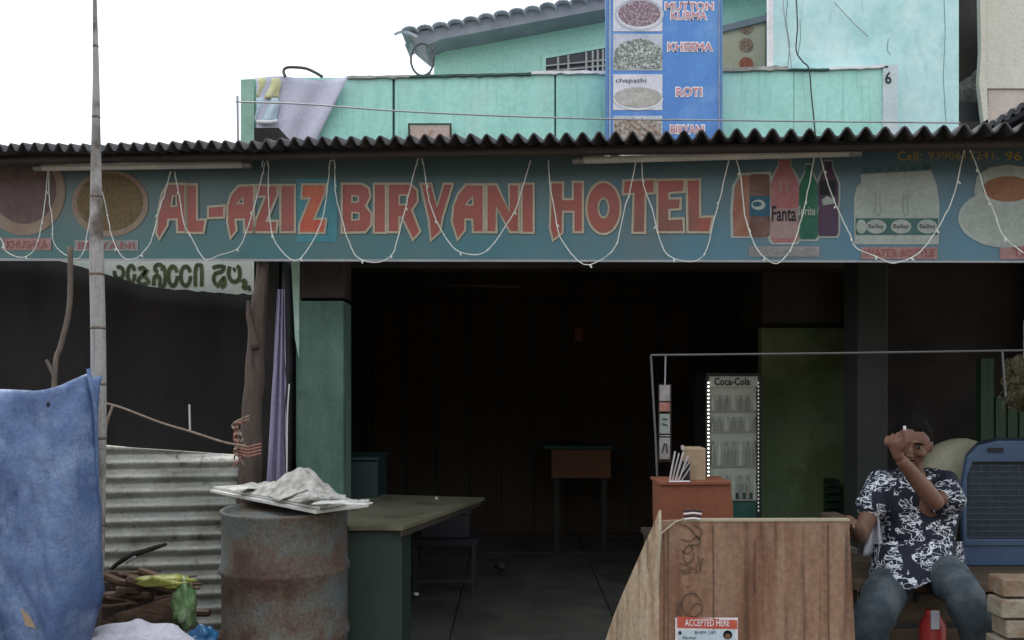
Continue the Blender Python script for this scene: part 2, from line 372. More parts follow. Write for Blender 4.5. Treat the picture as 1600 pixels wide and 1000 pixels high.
def smoothpts(pts, k=5, closed=False):
    out = []; n = len(pts); rng = n if closed else n-1
    for i in range(rng):
        g = lambda j: pts[j % n] if closed else pts[max(0, min(n-1, j))]
        p0, p1, p2, p3 = g(i-1), g(i), g(i+1), g(i+2)
        for q in range(k):
            t = q/k
            out.append(tuple(.5*((2*p1[c])+(-p0[c]+p2[c])*t+(2*p0[c]-5*p1[c]+4*p2[c]-p3[c])*t*t+(-p0[c]+3*p1[c]-3*p2[c]+p3[c])*t**3) for c in range(len(p1))))
    if not closed: out.append(tuple(pts[-1]))
    return out
def fill(name, F, loops, m, parent, off=.004, label=None):
    """flat print: polygon (first loop) with holes, mapped on plane F"""
    L = [[Vector((x, y, 0)) for x, y in l] for l in loops]
    tri = tessellate_polygon(L); pts = [F(p.x, p.y, off) for l in L for p in l]
    b = MB(); b.add(pts, [tuple(t) for t in tri]); return b.build(name, m, parent, label=label)
def strokemb(b, F, pts, w, off, closed=False):
    n = len(pts); L = []; Rr = []
    for i in range(n):
        a = pts[(i-1) % n] if (closed or i > 0) else pts[i]; c = pts[(i+1) % n] if (closed or i < n-1) else pts[i]
        p = pts[i]
        d1 = Vector((p[0]-a[0], p[1]-a[1])); d2 = Vector((c[0]-p[0], c[1]-p[1]))
        if d1.length < 1e-6: d1 = d2
        if d2.length < 1e-6: d2 = d1
        d1 = d1.normalized(); d2 = d2.normalized(); t = d1+d2
        if t.length < 1e-3: t = d1
        t.normalize(); nn = Vector((-t.y, t.x)); k = min(1.8, 1/max(.35, abs(nn.dot(Vector((-d1.y, d1.x))))))
        L.append((p[0]+nn.x*w/2*k, p[1]+nn.y*w/2*k)); Rr.append((p[0]-nn.x*w/2*k, p[1]-nn.y*w/2*k))
    vs = [F(x, y, off) for x, y in L]+[F(x, y, off) for x, y in Rr]
    m = n if closed else n-1
    b.add(vs, [(i, (i+1) % n, (i+1) % n+n, i+n) for i in range(m)]); return b
def stroke(name, F, lines, w, m, parent, off=.006, closed=False):
    b = MB()
    for i, l in enumerate(lines): strokemb(b, F, l, w, off + i*.00015, closed)
    return b.build(name, m, parent)
def ell(cx, cy, rx, ry, n=28, a0=0, a1=360):
    full = abs(a1-a0) >= 360; k = n if full else n+1
    return [(cx+rx*math.cos(R(a0+(a1-a0)*i/n)), cy+ry*math.sin(R(a0+(a1-a0)*i/n))) for i in range(k)]
def rect(x0, y0, x1, y1): return [(x0,y0),(x1,y0),(x1,y1),(x0,y1)]
def rrect(x0, y0, x1, y1, r):
    o = []
    for cx, cy, a in ((x1-r,y0+r,-90),(x1-r,y1-r,0),(x0+r,y1-r,90),(x0+r,y0+r,180)):
        o += ell(cx, cy, r, r, 4, a, a+90)
    return o
def text(name, s, F, x0, y0, x1, y1, m, parent, off=.006, bold=0., keep=None, rot=False):
    cu = bpy.data.curves.new('t', 'FONT'); cu.body = s; cu.offset = bold; cu.resolution_u = 2
    o = bpy.data.objects.new('t', cu); C.objects.link(o)
    dg = bpy.context.evaluated_depsgraph_get(); me = bpy.data.meshes.new_from_object(o.evaluated_get(dg))
    vs = [v.co.copy() for v in me.vertices]; fs = [tuple(p.vertices) for p in me.polygons]
    bpy.data.objects.remove(o); bpy.data.curves.remove(cu); bpy.data.meshes.remove(me)
    ax = min(v.x for v in vs); bx_ = max(v.x for v in vs); ay = min(v.y for v in vs); by = max(v.y for v in vs)
    b = MB(); b.add([F(x0+(v.x-ax)/(bx_-ax)*(x1-x0), y1-(v.y-ay)/(by-ay)*(y1-y0), off) for v in vs], fs)
    return b.build(name, m, parent)

# ================================================================== SETTING
b = MB(); b.grid(lambda u, v: Vector((-60+120*u, -50+150*v, 0 + .012*noise.noise(Vector((u*90, v*90, 0))))), 120, 120)
g = b.build('ground', 'dirt', smooth=True, kind='structure')
# shop floor: concrete slabs
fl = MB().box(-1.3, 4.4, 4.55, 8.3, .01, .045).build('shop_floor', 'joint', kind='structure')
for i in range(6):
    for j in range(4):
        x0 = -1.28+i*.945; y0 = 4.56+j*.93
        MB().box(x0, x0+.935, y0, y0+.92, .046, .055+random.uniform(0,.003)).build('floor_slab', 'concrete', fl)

# ================================================================== LOWER SHOP BUILDING
shop = thing('hotel_building', 'dark open fronted eating house with green pillar under the long signboard', 'building', (0, 6, 0))
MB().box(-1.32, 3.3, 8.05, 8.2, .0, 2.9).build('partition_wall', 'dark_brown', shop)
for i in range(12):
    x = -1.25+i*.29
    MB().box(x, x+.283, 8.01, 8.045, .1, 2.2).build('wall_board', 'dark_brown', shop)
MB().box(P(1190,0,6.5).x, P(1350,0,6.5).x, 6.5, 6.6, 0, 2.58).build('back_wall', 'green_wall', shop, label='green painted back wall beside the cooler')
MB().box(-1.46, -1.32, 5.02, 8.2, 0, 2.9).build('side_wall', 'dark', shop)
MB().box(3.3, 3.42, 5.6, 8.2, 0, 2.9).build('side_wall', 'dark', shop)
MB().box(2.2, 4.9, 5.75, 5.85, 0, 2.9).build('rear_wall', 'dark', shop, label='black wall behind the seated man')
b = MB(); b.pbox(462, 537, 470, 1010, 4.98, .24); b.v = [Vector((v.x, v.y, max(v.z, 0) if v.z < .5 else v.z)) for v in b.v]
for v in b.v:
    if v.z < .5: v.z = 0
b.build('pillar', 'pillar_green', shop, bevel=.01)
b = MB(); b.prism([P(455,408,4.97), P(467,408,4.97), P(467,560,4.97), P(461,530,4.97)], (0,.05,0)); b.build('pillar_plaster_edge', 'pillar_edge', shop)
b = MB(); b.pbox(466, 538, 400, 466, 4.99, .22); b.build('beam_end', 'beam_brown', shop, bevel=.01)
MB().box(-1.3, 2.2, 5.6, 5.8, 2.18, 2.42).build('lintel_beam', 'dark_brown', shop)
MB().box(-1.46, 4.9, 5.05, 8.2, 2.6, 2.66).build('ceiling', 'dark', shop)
b = MB(); b.pbox(1340, 1388, 400, 1010, 4.7, .2); zmin = min(v.z for v in b.v)
for v in b.v:
    if v.z < .5: v.z = 0
b.build('pillar', 'grey_pillar', shop, bevel=.01, label='dim grey pillar behind the man')
for i, (x0, x1) in enumerate(((1533,1553),(1556,1572),(1575,1590),(1593,1625))):
    b = MB(); b.pbox(x0, x1, 560+(i%2)*60, 900, 5.3, .06); b.build('green_board', 'green_curtain', shop)

MB().box(P(1188,0,6.0).x, 2.75, 5.95, 6.49, 1.86, 2.58).build('loft_shade_box', 'dark_brown', shop)  # dark box added to put the green wall's top into shade
# ---------------- canopy roof
SG = Plane(0, 5.13, 1600, 3.85)          # signboard plane
u = SG.u; nrm = SG.n                      # nrm points towards the camera side
if (CAMP-SG.a).dot(nrm) < 0: raise Exception('plane normal')
ED0 = SG(0, 232, .32); ED1 = SG(1600, 200, .32)
roof = thing('canopy_roof', 'grey corrugated cement sheet canopy roof running above the signboard', 'roof', (0, 5, 2.5))
L = (ED1-ED0).length; ud = (ED1-ED0).normalized(); back = (-nrm*1.0+Vector((0,0,.10))).normalized()
PITCH = .075; SW = PITCH*14
upv = Vector((0,0,1))
ns = int((L+3.0)/SW)+1
for k in range(ns):
    s0 = -1.6+k*SW; jz = random.uniform(-.006, .006); jf = random.uniform(-.012, .012)
    def fn(uu, vv, s0=s0, jz=jz, jf=jf, k=k):
        s = s0 + uu*(SW+PITCH*.8)
        h = .021*math.cos(2*math.pi*(s)/PITCH) + .010*noise.noise(Vector((s*3, 0, 0)))
        lat = .004*noise.noise(Vector((s*9, 5, 0)))
        return ED0 + ud*s + back*(-jf+lat + vv*(3.4 if k > 3 else .5)) + upv*(h+jz+.003*(k%2))
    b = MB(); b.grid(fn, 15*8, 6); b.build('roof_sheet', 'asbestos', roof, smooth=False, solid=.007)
for dd in (.12, 1.3, 2.5):
    b = MB(); a = ED0+ud*(-1.5 if dd < 1 else 1.6)+back*dd+upv*-.045; c = ED0+ud*(L+1.4)+back*dd+upv*-.045
    b.tube([a, c], .022, 8); b.build('purlin', 'timber', roof)
# second dark roof rising at right
r2 = thing('side_roof', 'dark tin roof sloping up at the right edge beside the cream house', 'roof', (2.9, 4.2, 2.5))
for k in range(3):
    a = P(1535+k*75, 204-k*45, 4.3); c = P(1535+(k+1)*75, 204-(k+1)*45, 4.3)
    dd = (c-a)
    def fn(uu, vv, a=a, dd=dd): return a+dd*uu*1.02+Vector((.35*vv, vv*1.6, .012*math.cos(uu*2*math.pi*5)))
    b = MB(); b.grid(fn, 50, 4); b.build('roof_sheet', 'pipe_dark', r2, solid=.02)
b = MB(); b.tube([P(1530,212,4.35), P(1760,75,4.35)], .03); b.build('rafter', 'pipe_dark', r2)

# added house across the street, unseen behind the camera, blocks low sky light
ob = thing('sky_blocker_house', 'plain brown house added unseen across the street to block low sky light', 'house', (0, -11, 0))
MB().box(-30, 30, -14, -11, 0, 5.2).build('wall', 'cardboard', ob)
MB().box(-30.2, 30.2, -14.2, -10.6, 5.21, 5.4).build('roof', 'roof_under', ob)
for x in range(-26, 28, 6):
    MB().box(x, x+1, -10.99, -10.93, .1, 2.2).build('door', 'post_wood', ob); MB().box(x+2.2, x+3.4, -10.99, -10.94, 1.0, 2.2).build('window', 'window_dark', ob)

# ================================================================== SIGNBOARD
sign = thing('signboard', 'long teal shop signboard with red lettering, food and drink pictures', 'signboard', SG(800, 408, 0))
def slab(F, x0, x1, yt0, yt1, yb0, yb1, off0, off1, name, m, parent):
    b = MB(); pts = []
    for o in (off1, off0):
        pts += [F(x0,yt0,o), F(x1,yt1,o), F(x1,yb1,o), F(x0,yb0,o)]
    b.add(pts, [(0,1,2,3),(7,6,5,4),(0,4,5,1),(1,5,6,2),(2,6,7,3),(3,7,4,0)])
    return b.build(name, m, parent)
slab(SG, -260, 1860, 250, 208, 403, 408, -.03, 0, 'sign_panel', 'shaded_sign_print', sign)
slab(SG, -260, 1860, 403, 408, 407, 411, -.035, .006, 'sign_frame', 'wire_grey', sign)
slab(SG, -260, 1860, 246, 200, 251, 209, -.04, .008, 'sign_frame', 'dark_brown', sign)

def letter(loops, m='red_letter', smooth_=False):
    fill('letter', SG, loops, m, sign, .004)
    b = MB()
    for i, l in enumerate(loops):
        strokemb(b, SG, l, 3.6 if i == 0 else 2.6, .006+.0002*i, True)
    b.build('letter_outline', 'cream_line', sign)
fill('print_patch', SG, [rect(463,279,527,378)], 'patch_cyan', sign, .002)
# AL-AZIZ
letter([[(244,364),(247,330),(253,303),(262,287),(290,287),(290,363),(277,363),(276,343),(263,343),(262,352),(249,374)], [(268,322),(276,322),(275,306),(270,306)]])
letter([[(291,288),(308,288),(308,343),(322,343),(318,364),(291,364)]])
letter([[(325,323),(351,321),(350,340),(325,341)]])
letter([[(355,348),(355,322),(361,303),(373,290),(397,289),(397,363),(382,363),(381,343),(368,343),(370,360),(360,373)], [(371,318),(380,318),(380,308)]])
letter([[(400,289),(434,289),(434,304),(417,345),(434,345),(432,363),(396,363),(399,345),(414,307),(400,308)]])
letter([[(438,289),(461,289),(461,363),(438,363)]])
letter([[(472,288),(509,288),(508,302),(491,342),(510,342),(507,364),(467,364),(468,349),(484,310),(471,310)]], 'red_bright')
# BIRYANI
letter([[(534,287),(566,287),(577,294),(579,308),(572,322),(581,334),(580,352),(571,363),(534,364)], [(550,306),(560,307),(560,315),(550,316)], [(550,332),(561,333),(561,343),(550,344)]])
letter([[(584,287),(603,287),(603,364),(584,364)]])
letter([[(606,287),(641,287),(652,297),(653,315),(644,328),(657,362),(645,375),(628,340),(624,340),(624,363),(606,363)], [(624,305),(636,305),(636,319),(624,320)]])
letter([[(657,287),(674,287),(683,322),(693,287),(708,287),(692,340),(688,363),(673,376),(670,345)]])
letter([[(706,347),(708,322),(716,302),(728,288),(756,288),(756,363),(739,363),(738,343),(727,343),(727,360),(715,375)], [(728,320),(739,320),(738,308)]])
letter([[(760,288),(776,288),(796,330),(795,288),(811,288),(811,363),(797,363),(776,325),(776,363),(760,363)]])
letter([[(815,287),(834,287),(834,364),(815,364)]])
# HOTEL
letter([[(861,285),(880,285),(880,311),(895,311),(895,284),(911,284),(911,363),(896,363),(896,331),(880,331),(879,364),(864,376),(859,356)]])
letter([ell(943,325,27,41,28), ell(943,325,8,15,16)])
letter([[(974,282),(1023,280),(1023,302),(1009,303),(1008,364),(988,364),(990,303),(973,304)]])
letter([[(1027,281),(1070,280),(1069,300),(1046,302),(1046,310),(1064,310),(1063,327),(1046,328),(1046,342),(1068,341),(1069,363),(1027,363)]])
letter([[(1073,281),(1094,280),(1094,339),(1114,338),(1109,363),(1074,363)]])
# plates at the left
fill('plate_rim', SG, [ell(38,300,64,68,36), ell(38,296,50,54,30)], 'plate_rim', sign, .003)
fill('plate_food', SG, [ell(38,296,50,54,30)], 'plate_dim', sign, .0035)
fill('plate_rim', SG, [ell(172,318,60,52,36), ell(172,316,52,45,30)], 'plate_rim', sign, .003)
fill('plate_food', SG, [ell(172,316,52,45,30)], 'biryani', sign, .0035)
fill('caption_strip', SG, [rect(3,372,80,391)], 'pink_strip', sign, .003)
text('caption', 'KHUSHKA', SG, 10, 376, 74, 388, 'caption_ink', sign, .005, .01)
fill('caption_strip', SG, [rect(116,375,216,392)], 'pale_strip', sign, .003)
text('caption', 'BIRYANI', SG, 122, 378, 210, 389, 'caption_ink', sign, .005, .01)
# soft drinks
def bottle(x0, x1, yt, yb, neck, m, halo=True):
    c = (x0+x1)/2; w = (x1-x0)/2
    o = [(c-neck,yt),(c+neck,yt),(c+neck,yt+10),(c+w*.8,yt+26),(c+w,yt+36),(c+w,yt+(yb-yt)*.55),(c+w*.9,yt+(yb-yt)*.62),(c+w,yt+(yb-yt)*.7),(c+w,yb-6),(c+w*.8,yb),
         (c-w*.8,yb),(c-w,yb-6),(c-w,yt+(yb-yt)*.7),(c-w*.9,yt+(yb-yt)*.62),(c-w,yt+(yb-yt)*.55),(c-w,yt+36),(c-w*.8,yt+26),(c-neck,yt+10)]
    if halo:
        cy = (yt+yb)/2; h = [(c+(x-c)*(1+3/w), cy+(y-cy)*1.045) for x, y in o]; fill('picture_halo', SG, [h], 'halo', sign, .0030)
    fill('picture_bottle', SG, [o], m, sign, .0042)
fill('picture_halo', SG, [[(1142,372),(1141,330),(1144,290),(1155,270),(1205,268),(1206,372)]], 'halo', sign, .0028)
fill('picture_can', SG, [[(1146,369),(1145,330),(1148,292),(1158,274),(1172,274),(1170,369)]], 'p_orange', sign, .0042)
fill('picture_can', SG, [rrect(1171,272,1203,371,6)], 'p_brown', sign, .0045)
fill('can_band', SG, [rect(1171,306,1203,338)], 'p_blue', sign, .005)
fill('can_mark', SG, [ell(1185,320,11,8)], 'p_white', sign, .0055); fill('can_mark', SG, [ell(1183,319,7,4)], 'p_blue', sign, .006)
bottle(1204,1248,250,379,9,'p_pink'); fill('bottle_label', SG, [rect(1205,325,1247,372)], 'p_pale', sign, .005)
text('bottle_script', 'Fanta', SG, 1206, 322, 1244, 346, 'p_black', sign, .0062, .02)
stroke('bottle_highlight', SG, [[(1219,282),(1220,300)],[(1229,282),(1230,300)]], 3, 'p_pale', sign, .0055)
bottle(1249,1278,258,374,5,'p_green'); text('bottle_script', 'Sprite', SG, 1246, 322, 1274, 341, 'p_white', sign, .0062, .02)
bottle(1278,1310,252,369,6,'p_cola'); fill('bottle_label', SG, [[(1284,312),(1292,306),(1300,310),(1305,308),(1304,318),(1286,321)]], 'p_white', sign, .0052)
fill('bottle_label', SG, [rect(1281,282,1306,305)], 'p_black', sign, .005)
fill('caption_strip', SG, [rect(1170,385,1280,401)], 'pale_strip', sign, .003)
text('caption', 'COOL DRINKS', SG, 1174, 388, 1276, 399, 'p_grey', sign, .005, .012)
# six water bottles
fill('picture_halo', SG, [[(1335,382),(1334,310),(1338,294),(1345,285),(1345,272),(1455,266),(1464,290),(1468,320),(1467,382)]], 'p_white', sign, .003)
for i in range(6):
    x = 1349+i*18.6; y = 266-i*.8
    fill('bottle_cap', SG, [rect(x,y-4,x+11,y+3)], 'p_teal', sign, .0045)
for i in range(7):
    x = 1336+i*21.6
    if i in (2,4): stroke('bottle_edge', SG, [[(x-10,300),(x-12,328),(x-8,338)],[(x-5,305),(x-3,330),(x-7,338)]], 1.5, 'p_grey', sign, .0045)
fill('bottle_label', SG, [rect(1337,341,1466,367)], 'p_teal', sign, .0045)
for i, x in enumerate((1346,1369,1408,1449)):
    fill('label_oval', SG, [ell(x,354,(8 if i==0 else 16),11)], 'p_white', sign, .005)
    if i: text('label_word', 'Bailley', SG, x-12, 350, x+12, 359, 'p_black', sign, .0056, .01)
fill('caption_strip', SG, [rect(1345,386,1465,405)], 'pink_strip', sign, .003)
text('caption', 'WATER BOTTLE', SG, 1350, 389, 1460, 401, 'caption_ink', sign, .005, .012)
# teacup
fill('saucer', SG, [ell(1572,340,73,44,36)], 'p_white', sign, .003)
fill('saucer_rim', SG, [ell(1572,341,75,46,36), ell(1572,340,70,41,36)], 'halo', sign, .0034)
fill('teacup', SG, [[(1522,300),(1526,276),(1545,262),(1575,257),(1610,262),(1630,280),(1632,310),(1615,350),(1590,368),(1560,366),(1535,345)]], 'p_white', sign, .0042)
fill('tea_rim', SG, [ell(1575,298,44,24,30)], 'halo', sign, .0048); fill('tea', SG, [ell(1575,295,40,20,30)], 'tea', sign, .0054)
fill('caption_strip', SG, [rect(1562,381,1640,405)], 'pink_strip', sign, .003)
text('caption', 'TEA', SG, 1582, 386, 1622, 400, 'caption_ink', sign, .005, .012)
for w_, xa, xb in (('Cell:',1402,1440),('9390617241,',1450,1560),('9618',1570,1625)): text('phone_number', w_, SG, xa, 236, xb, 251, 'gold_text', sign, .004, .01)

# ---------------- tube lights
def tube_light(pa, pb, label, off):
    a = SG(pa[0], pa[1], off); c = SG(pb[0], pb[1], off); t = thing('tube_light', label, 'tube light', a, 'tube lights along the signboard top')
    d = (c-a).normalized()
    MB().tube([a, c], .019, 12).build('tube', 'tube_white', t, smooth=True)
    b = MB(); b.tube([a-d*.03, a+d*.02], .021, 10); b.build('end_cap', 'metal_grey', t)
    b = MB(); b.tube([c-d*.02, c+d*.03], .021, 10); b.build('end_cap', 'metal_grey', t)
    b = MB(); q = Vector((0,0,.028)); b.prism([a+q-nrm*.03, c+q-nrm*.03, c+q+nrm*.012, a+q+nrm*.012], (0,0,.02)); b.build('batten', 'wire_grey', t)
tube_light((62,262), (386,257), 'dull unlit tube light left, crossed by the bamboo pole', .07)
tube_light((905,250), (1335,238), 'longer looking pale tube light above the word hotel and the drinks', .09)

# ---------------- fairy light string
fs_ = thing('string_light', 'thin white wire of unlit fairy bulbs looped across the signboard', 'string lights', SG(800,250,.05))
sw = [[(-60,300),(-30,345),(0,372),(10,393),(35,402),(55,388),(66,345),(72,300),(74,262)],
 [(76,265),(77,310),(82,345),(84,380),(108,401),(125,402),(135,375),(142,330),(150,290)],
 [(160,300),(170,345),(175,370),(192,402),(215,402),(235,378),(247,335),(258,300),(267,268)],
 [(273,268),(281,310),(288,350),(303,378),(320,405),(345,398),(372,388),(385,362),(398,320),(407,285),(414,254)],
 [(420,256),(419,300),(423,350),(431,380),(462,408),(490,375),(504,340),(511,300),(515,256)],
 [(523,258),(524,298),(532,335),(545,378),(560,403),(588,410),(612,398),(624,362),(637,310),(652,250)],
 [(661,252),(668,300),(674,325),(691,362),(712,390),(742,398),(765,388),(792,350),(808,320),(829,250)],
 [(857,250),(860,295),(867,330),(876,372),(912,413),(948,400),(964,378),(975,330),(985,295),(994,250)],
 [(1002,250),(1006,290),(1020,330),(1031,375),(1046,400),(1080,409),(1102,395),(1113,355),(1127,300),(1140,242)],
 [(1149,244),(1158,280),(1164,335),(1176,375),(1190,398),(1214,412),(1236,388),(1250,350),(1262,300),(1273,240)],
 [(1281,240),(1290,275),(1299,302),(1315,340),(1328,365),(1338,387),(1368,400),(1396,411),(1432,398),(1455,372),(1472,345),(1492,300),(1507,230)],
 [(1516,234),(1531,272),(1539,300),(1553,330),(1566,365),(1590,388),(1620,400),(1660,360),(1680,240)]]
for l in sw:
    pts = smoothpts(l, 4); w3 = []
    for i, p in enumerate(pts):
        w3.append(SG(p[0]+1.2*noise.noise(Vector((i*.7, p[0]*.1, 0))), p[1]+1.2*noise.noise(Vector((i*.9, 4, 0))), .055+.012*noise.noise(Vector((i*.5, 9, 0)))))
    MB().tube(w3, .0028, 5).build('wire', 'wire_white', fs_)
    for k in range(3, len(pts)-2, 7):
        c = w3[k]; a = random.uniform(-.8, .8); dv = Vector((math.sin(a), -.3, -math.cos(a)))*.018
        MB().tube([c, c+dv*.5, c+dv], [.003,.0055,.003], 6).build('bulb', 'bulb', fs_)
    # knot at the nail
for x, y in ((414,252),(519,254),(656,250),(998,247),(1145,240),(1277,238),(1511,230)):
    MB().tube([SG(x-5,y+9,.06), SG(x-3,y-3,.06), SG(x+3,y-4,.06), SG(x+5,y+8,.06)], .0035, 5).build('wire_knot', 'wire_white', fs_)

# ================================================================== UPPER HOUSE (balcony, gable wall)
uh = thing('upper_house', 'aqua plastered upper storey with balcony parapet and tiled gable roof', 'house', (0, 8, 2.4))
YP = 8.0; FP = flat(YP)
def pslab(name, pts, Y, depth, m, parent, **k):
    b = MB(); b.prism([P(x, y, Y) for x, y in pts], (0, depth, 0)); return b.build(name, m, parent, **k)
pslab('parapet_wall', [(398,121),(613,121),(613,330),(398,330)], YP, .14, 'aqua', uh)
pslab('parapet_wall', [(617,119),(866,114),(866,330),(617,330)], YP, .14, 'aqua', uh)
pslab('parapet_wall', [(869,114),(1240,108),(1240,330),(869,330)], YP, .14, 'aqua', uh)
pslab('parapet_wall', [(1241,109),(1380,107),(1380,330),(1241,330)], YP, .14, 'aqua', uh)
pslab('parapet_seam', [(613,121),(617,120),(617,330),(613,330)], YP+.02, .1, 'seam', uh)
pslab('parapet_seam', [(866,115),(869,115),(869,330),(866,330)], YP+.02, .1, 'seam', uh)
pslab('parapet_post', [(376,124),(397,123),(397,330),(376,330)], YP-.04, .2, 'greenish_post', uh)
pslab('parapet_strip', [(1380,102),(1403,101),(1403,330),(1380,330)], YP-.02, .14, 'pale_corner', uh, label='pale painted corner strip with a black number')
text('number', '6', FP, 1383, 112, 1393, 131, 'p_black', uh, .026, .015)
pslab('number_mark', [(1381,103),(1388,103),(1388,105),(1381,105)], YP-.028, .004, 'p_black', uh)
# uneven cement coping
def cope(x0, x1, y0, y1, m, seed, h=5):
    n = max(4, int((x1-x0)/9)); top = [(x0+(x1-x0)*i/n, y0+(y1-y0)*i/n-h*(.5+.6*abs(noise.noise(Vector((i*.6, seed, 0)))))) for i in range(n+1)]
    bot = [(x0+(x1-x0)*i/n, y0+(y1-y0)*i/n+1.5+2.5*noise.noise(Vector((i*.7, seed+5, 0)))) for i in range(n+1)]
    pslab('coping', top+bot[::-1], YP-.03, .2, m, uh)
cope(541, 640, 121, 119, 'cement', 1, 4); cope(640, 830, 119, 115, 'seam', 2, 3); cope(830, 950, 114, 113, 'letter_white', 3, 5)
cope(1128, 1232, 110, 107, 'cement', 4, 7); cope(1232, 1296, 108, 108, 'seam', 5, 2); cope(1296, 1382, 107, 104, 'letter_white', 6, 4)
# small rusty niche hatch
b = MB(); b.prism([P(641,196,YP-.05), P(703,196,YP-.05), P(703,232,YP-.05), P(641,232,YP-.05)], (0,.045,0)); b.build('wall_hatch', 'rust_niche', uh)
stroke('hatch_frame', FP, [[(640,240),(639,194),(704,194),(705,240)]], 3, 'dark_brown', uh, .056)
# floor slab below parapet and house body down to the ground
MB().box(P(376,0,8).x, 3.9, 8.25, 12, 0, 2.9).build('lower_wall', 'aqua_upper', uh)
MB().box(P(376,0,8).x, 3.5, 8.14, 9.6, 2.91, 3.02).build('balcony_floor', 'cement', uh)
YG = 9.5
pslab('gable_wall', [(678,70),(700,58),(946,14),(1215,-40),(1215,-160),(1215,300),(678,300)], YG, .2, 'aqua_upper', uh)
# recess
win = MB(); win.prism([P(847,86,YG-.03), P(950,68,YG-.03), P(950,74,YG-.03), P(853,91,YG-.03), P(853,125,YG-.03), P(847,125,YG-.03)], (0,.06,0))
win = win.build('window', 'aqua_upper', uh)
b = MB(); b.prism([P(853,91,YG-.015), P(952,74,YG-.015), P(952,130,YG-.015), P(853,130,YG-.015)], (0,.01,0)); b.build('pane', 'window_dark', win)
for x in (872, 888, 916, 926, 934, 942): MB().tube([P(x,92-(x-853)*.17,YG-.04), P(x,130,YG-.04)], .012, 6).build('bar', 'bars', win)
for y in (97, 106): MB().tube([P(853,y+6,YG-.045), P(950,y-4,YG-.045)], .009, 6).build('bar', 'bars', win)
# roof with verge tiles
rf = MB(); rf.prism([P(664,72,YG-.35), P(690,61,YG-.35), P(950,13,YG-.35), P(1215,-42,YG-.35), P(1215,-66,YG-.35), P(950,-8,YG-.35), P(640,52,YG-.35)], (0,.6,0))
rf = rf.build('roof', 'roof_under', uh)
tm = None
for row in range(2):
    for i in range(17):
        x = 640+i*24; y = 51-(x-640)*.178-random.uniform(0,2); Y = YG-.42+row*.34
        c = P(x, y, YG-.42); c.y = Y
        b = MB(); w = .10; dn = Vector((.17, 0, .031))
        prof = []
        for k in range(7):
            a = math.pi*k/6; prof.append(Vector((-math.cos(a)*w*.0, 0, 0)))
        # barrel tile lying across the slope
        pts = [c+Vector((math.cos(math.pi*k/6)*-.085, 0, math.sin(math.pi*k/6)*.052)) for k in range(7)]
        q = [p+Vector((.012, .36, -.0)) for p in pts]
        b.add(pts+q, [(k, k+1, k+8, k+7) for k in range(6)])
        if tm is None or True: o = b.build('roof_tile', 'tile', rf, solid=.014, smooth=True)
b = MB(); b.tube(smoothpts([tuple(P(616,54,9.1)), tuple(P(626,50,9.1)), tuple(P(640,52,9.1)), tuple(P(652,58,9.1))], 4), .015, 6); b.build('roof_tile_lip', 'tile', rf)
# slanting beam and picture board in the recess
b = MB(); b.prism([P(1120,42,YG-.1), P(1202,22,YG-.1), P(1202,31,YG-.1), P(1120,52,YG-.1)], (0,.1,0)); b.build('sloping_beam', 'roof_under', uh)
bb = thing('picture_board', 'beige board with round food pictures beside the blue menu', 'board', P(1165,110,YG-.08))
pslab('board_panel', [(1120,50),(1197,32),(1197,118),(1120,118)], YG-.06, .02, 'beige_board', bb)
FG = flat(YG)
for y, m in ((42,'round_food'),(70,'round_food'),(100,'round_red')): fill('round_picture', FG, [ell(1166,y,11,11,20)], m, bb, .07)
stroke('board_edge', FG, [[(1198,20),(1198,120)]], 4, 'seam', uh, .08)

# menu banner
mb_ = thing('menu_banner', 'tall blue menu banner with four food photographs and pink white lettering', 'banner', P(1038,300,7.75))
FM = flat(7.78)
pslab('banner_panel', [(946,-60),(1128,-60),(1128,300),(946,300)], 7.78, .03, 'menu_blue', mb_)
for x in (948, 1127): MB().tube([P(x,-60,7.76), P(x,300,7.76)], .012, 8).build('banner_frame', 'menu_edge', mb_)
stroke('banner_line', FM, [[(953,-60),(953,300)]], 2, 'photo_grey', mb_, .003); stroke('banner_line', FM, [[(1124,-60),(1124,300)]], 2, 'photo_grey', mb_, .003)
for (y0, y1, m) in ((-60,49,'photo_white'),(53,110,'photo_grey'),(116,172,'photo_white'),(181,240,'photo_grey')):
    fill('food_photo', FM, [rect(958,y0,1035,y1)], m, mb_, .004)
fill('dish', FM, [ell(999,21,33,20)], 'food_purple', mb_, .006); stroke('dish_rim', FM, [ell(999,22,37,24)], 2.5, 'photo_grey', mb_, .008, True)
fill('dish', FM, [smoothpts([(959,108),(961,80),(975,66),(1000,60),(1020,66),(1034,78),(1034,108)], 3)], 'food_kheema', mb_, .006)
fill('dish', FM, [ell(997,152,38,16)], 'food_roti', mb_, .006); stroke('dish_rim', FM, [ell(997,150,39,21,20,10,170)], 2.5, 'letter_white', mb_, .008)
text('photo_script', 'chapathi', FM, 962, 122, 1010, 131, 'p_black', mb_, .008)
fill('dish', FM, [rect(960,186,1033,240)], 'food_skewer', mb_, .006)
stroke('skewer', FM, [[(975,184),(1010,216)],[(988,184),(1022,216)],[(1002,184),(1032,212)]], 2.2, 'round_food', mb_, .008)
def menu_text(s, x0, y0, x1, y1):
    text('menu_halo', s, FM, x0-2, y0-2, x1+2, y1+2, 'letter_white', mb_, .004, .075)
    text('menu_word', s, FM, x0, y0, x1, y1, 'letter_pink', mb_, .007, .0)
menu_text('MUTTON', 1040, 4, 1114, 15); menu_text('KURMA', 1049, 18, 1104, 30)
menu_text('KHEEMA', 1044, 67, 1113, 79); menu_text('ROTI', 1057, 137, 1096, 150); menu_text('BIRYANI', 1048, 196, 1100, 208)

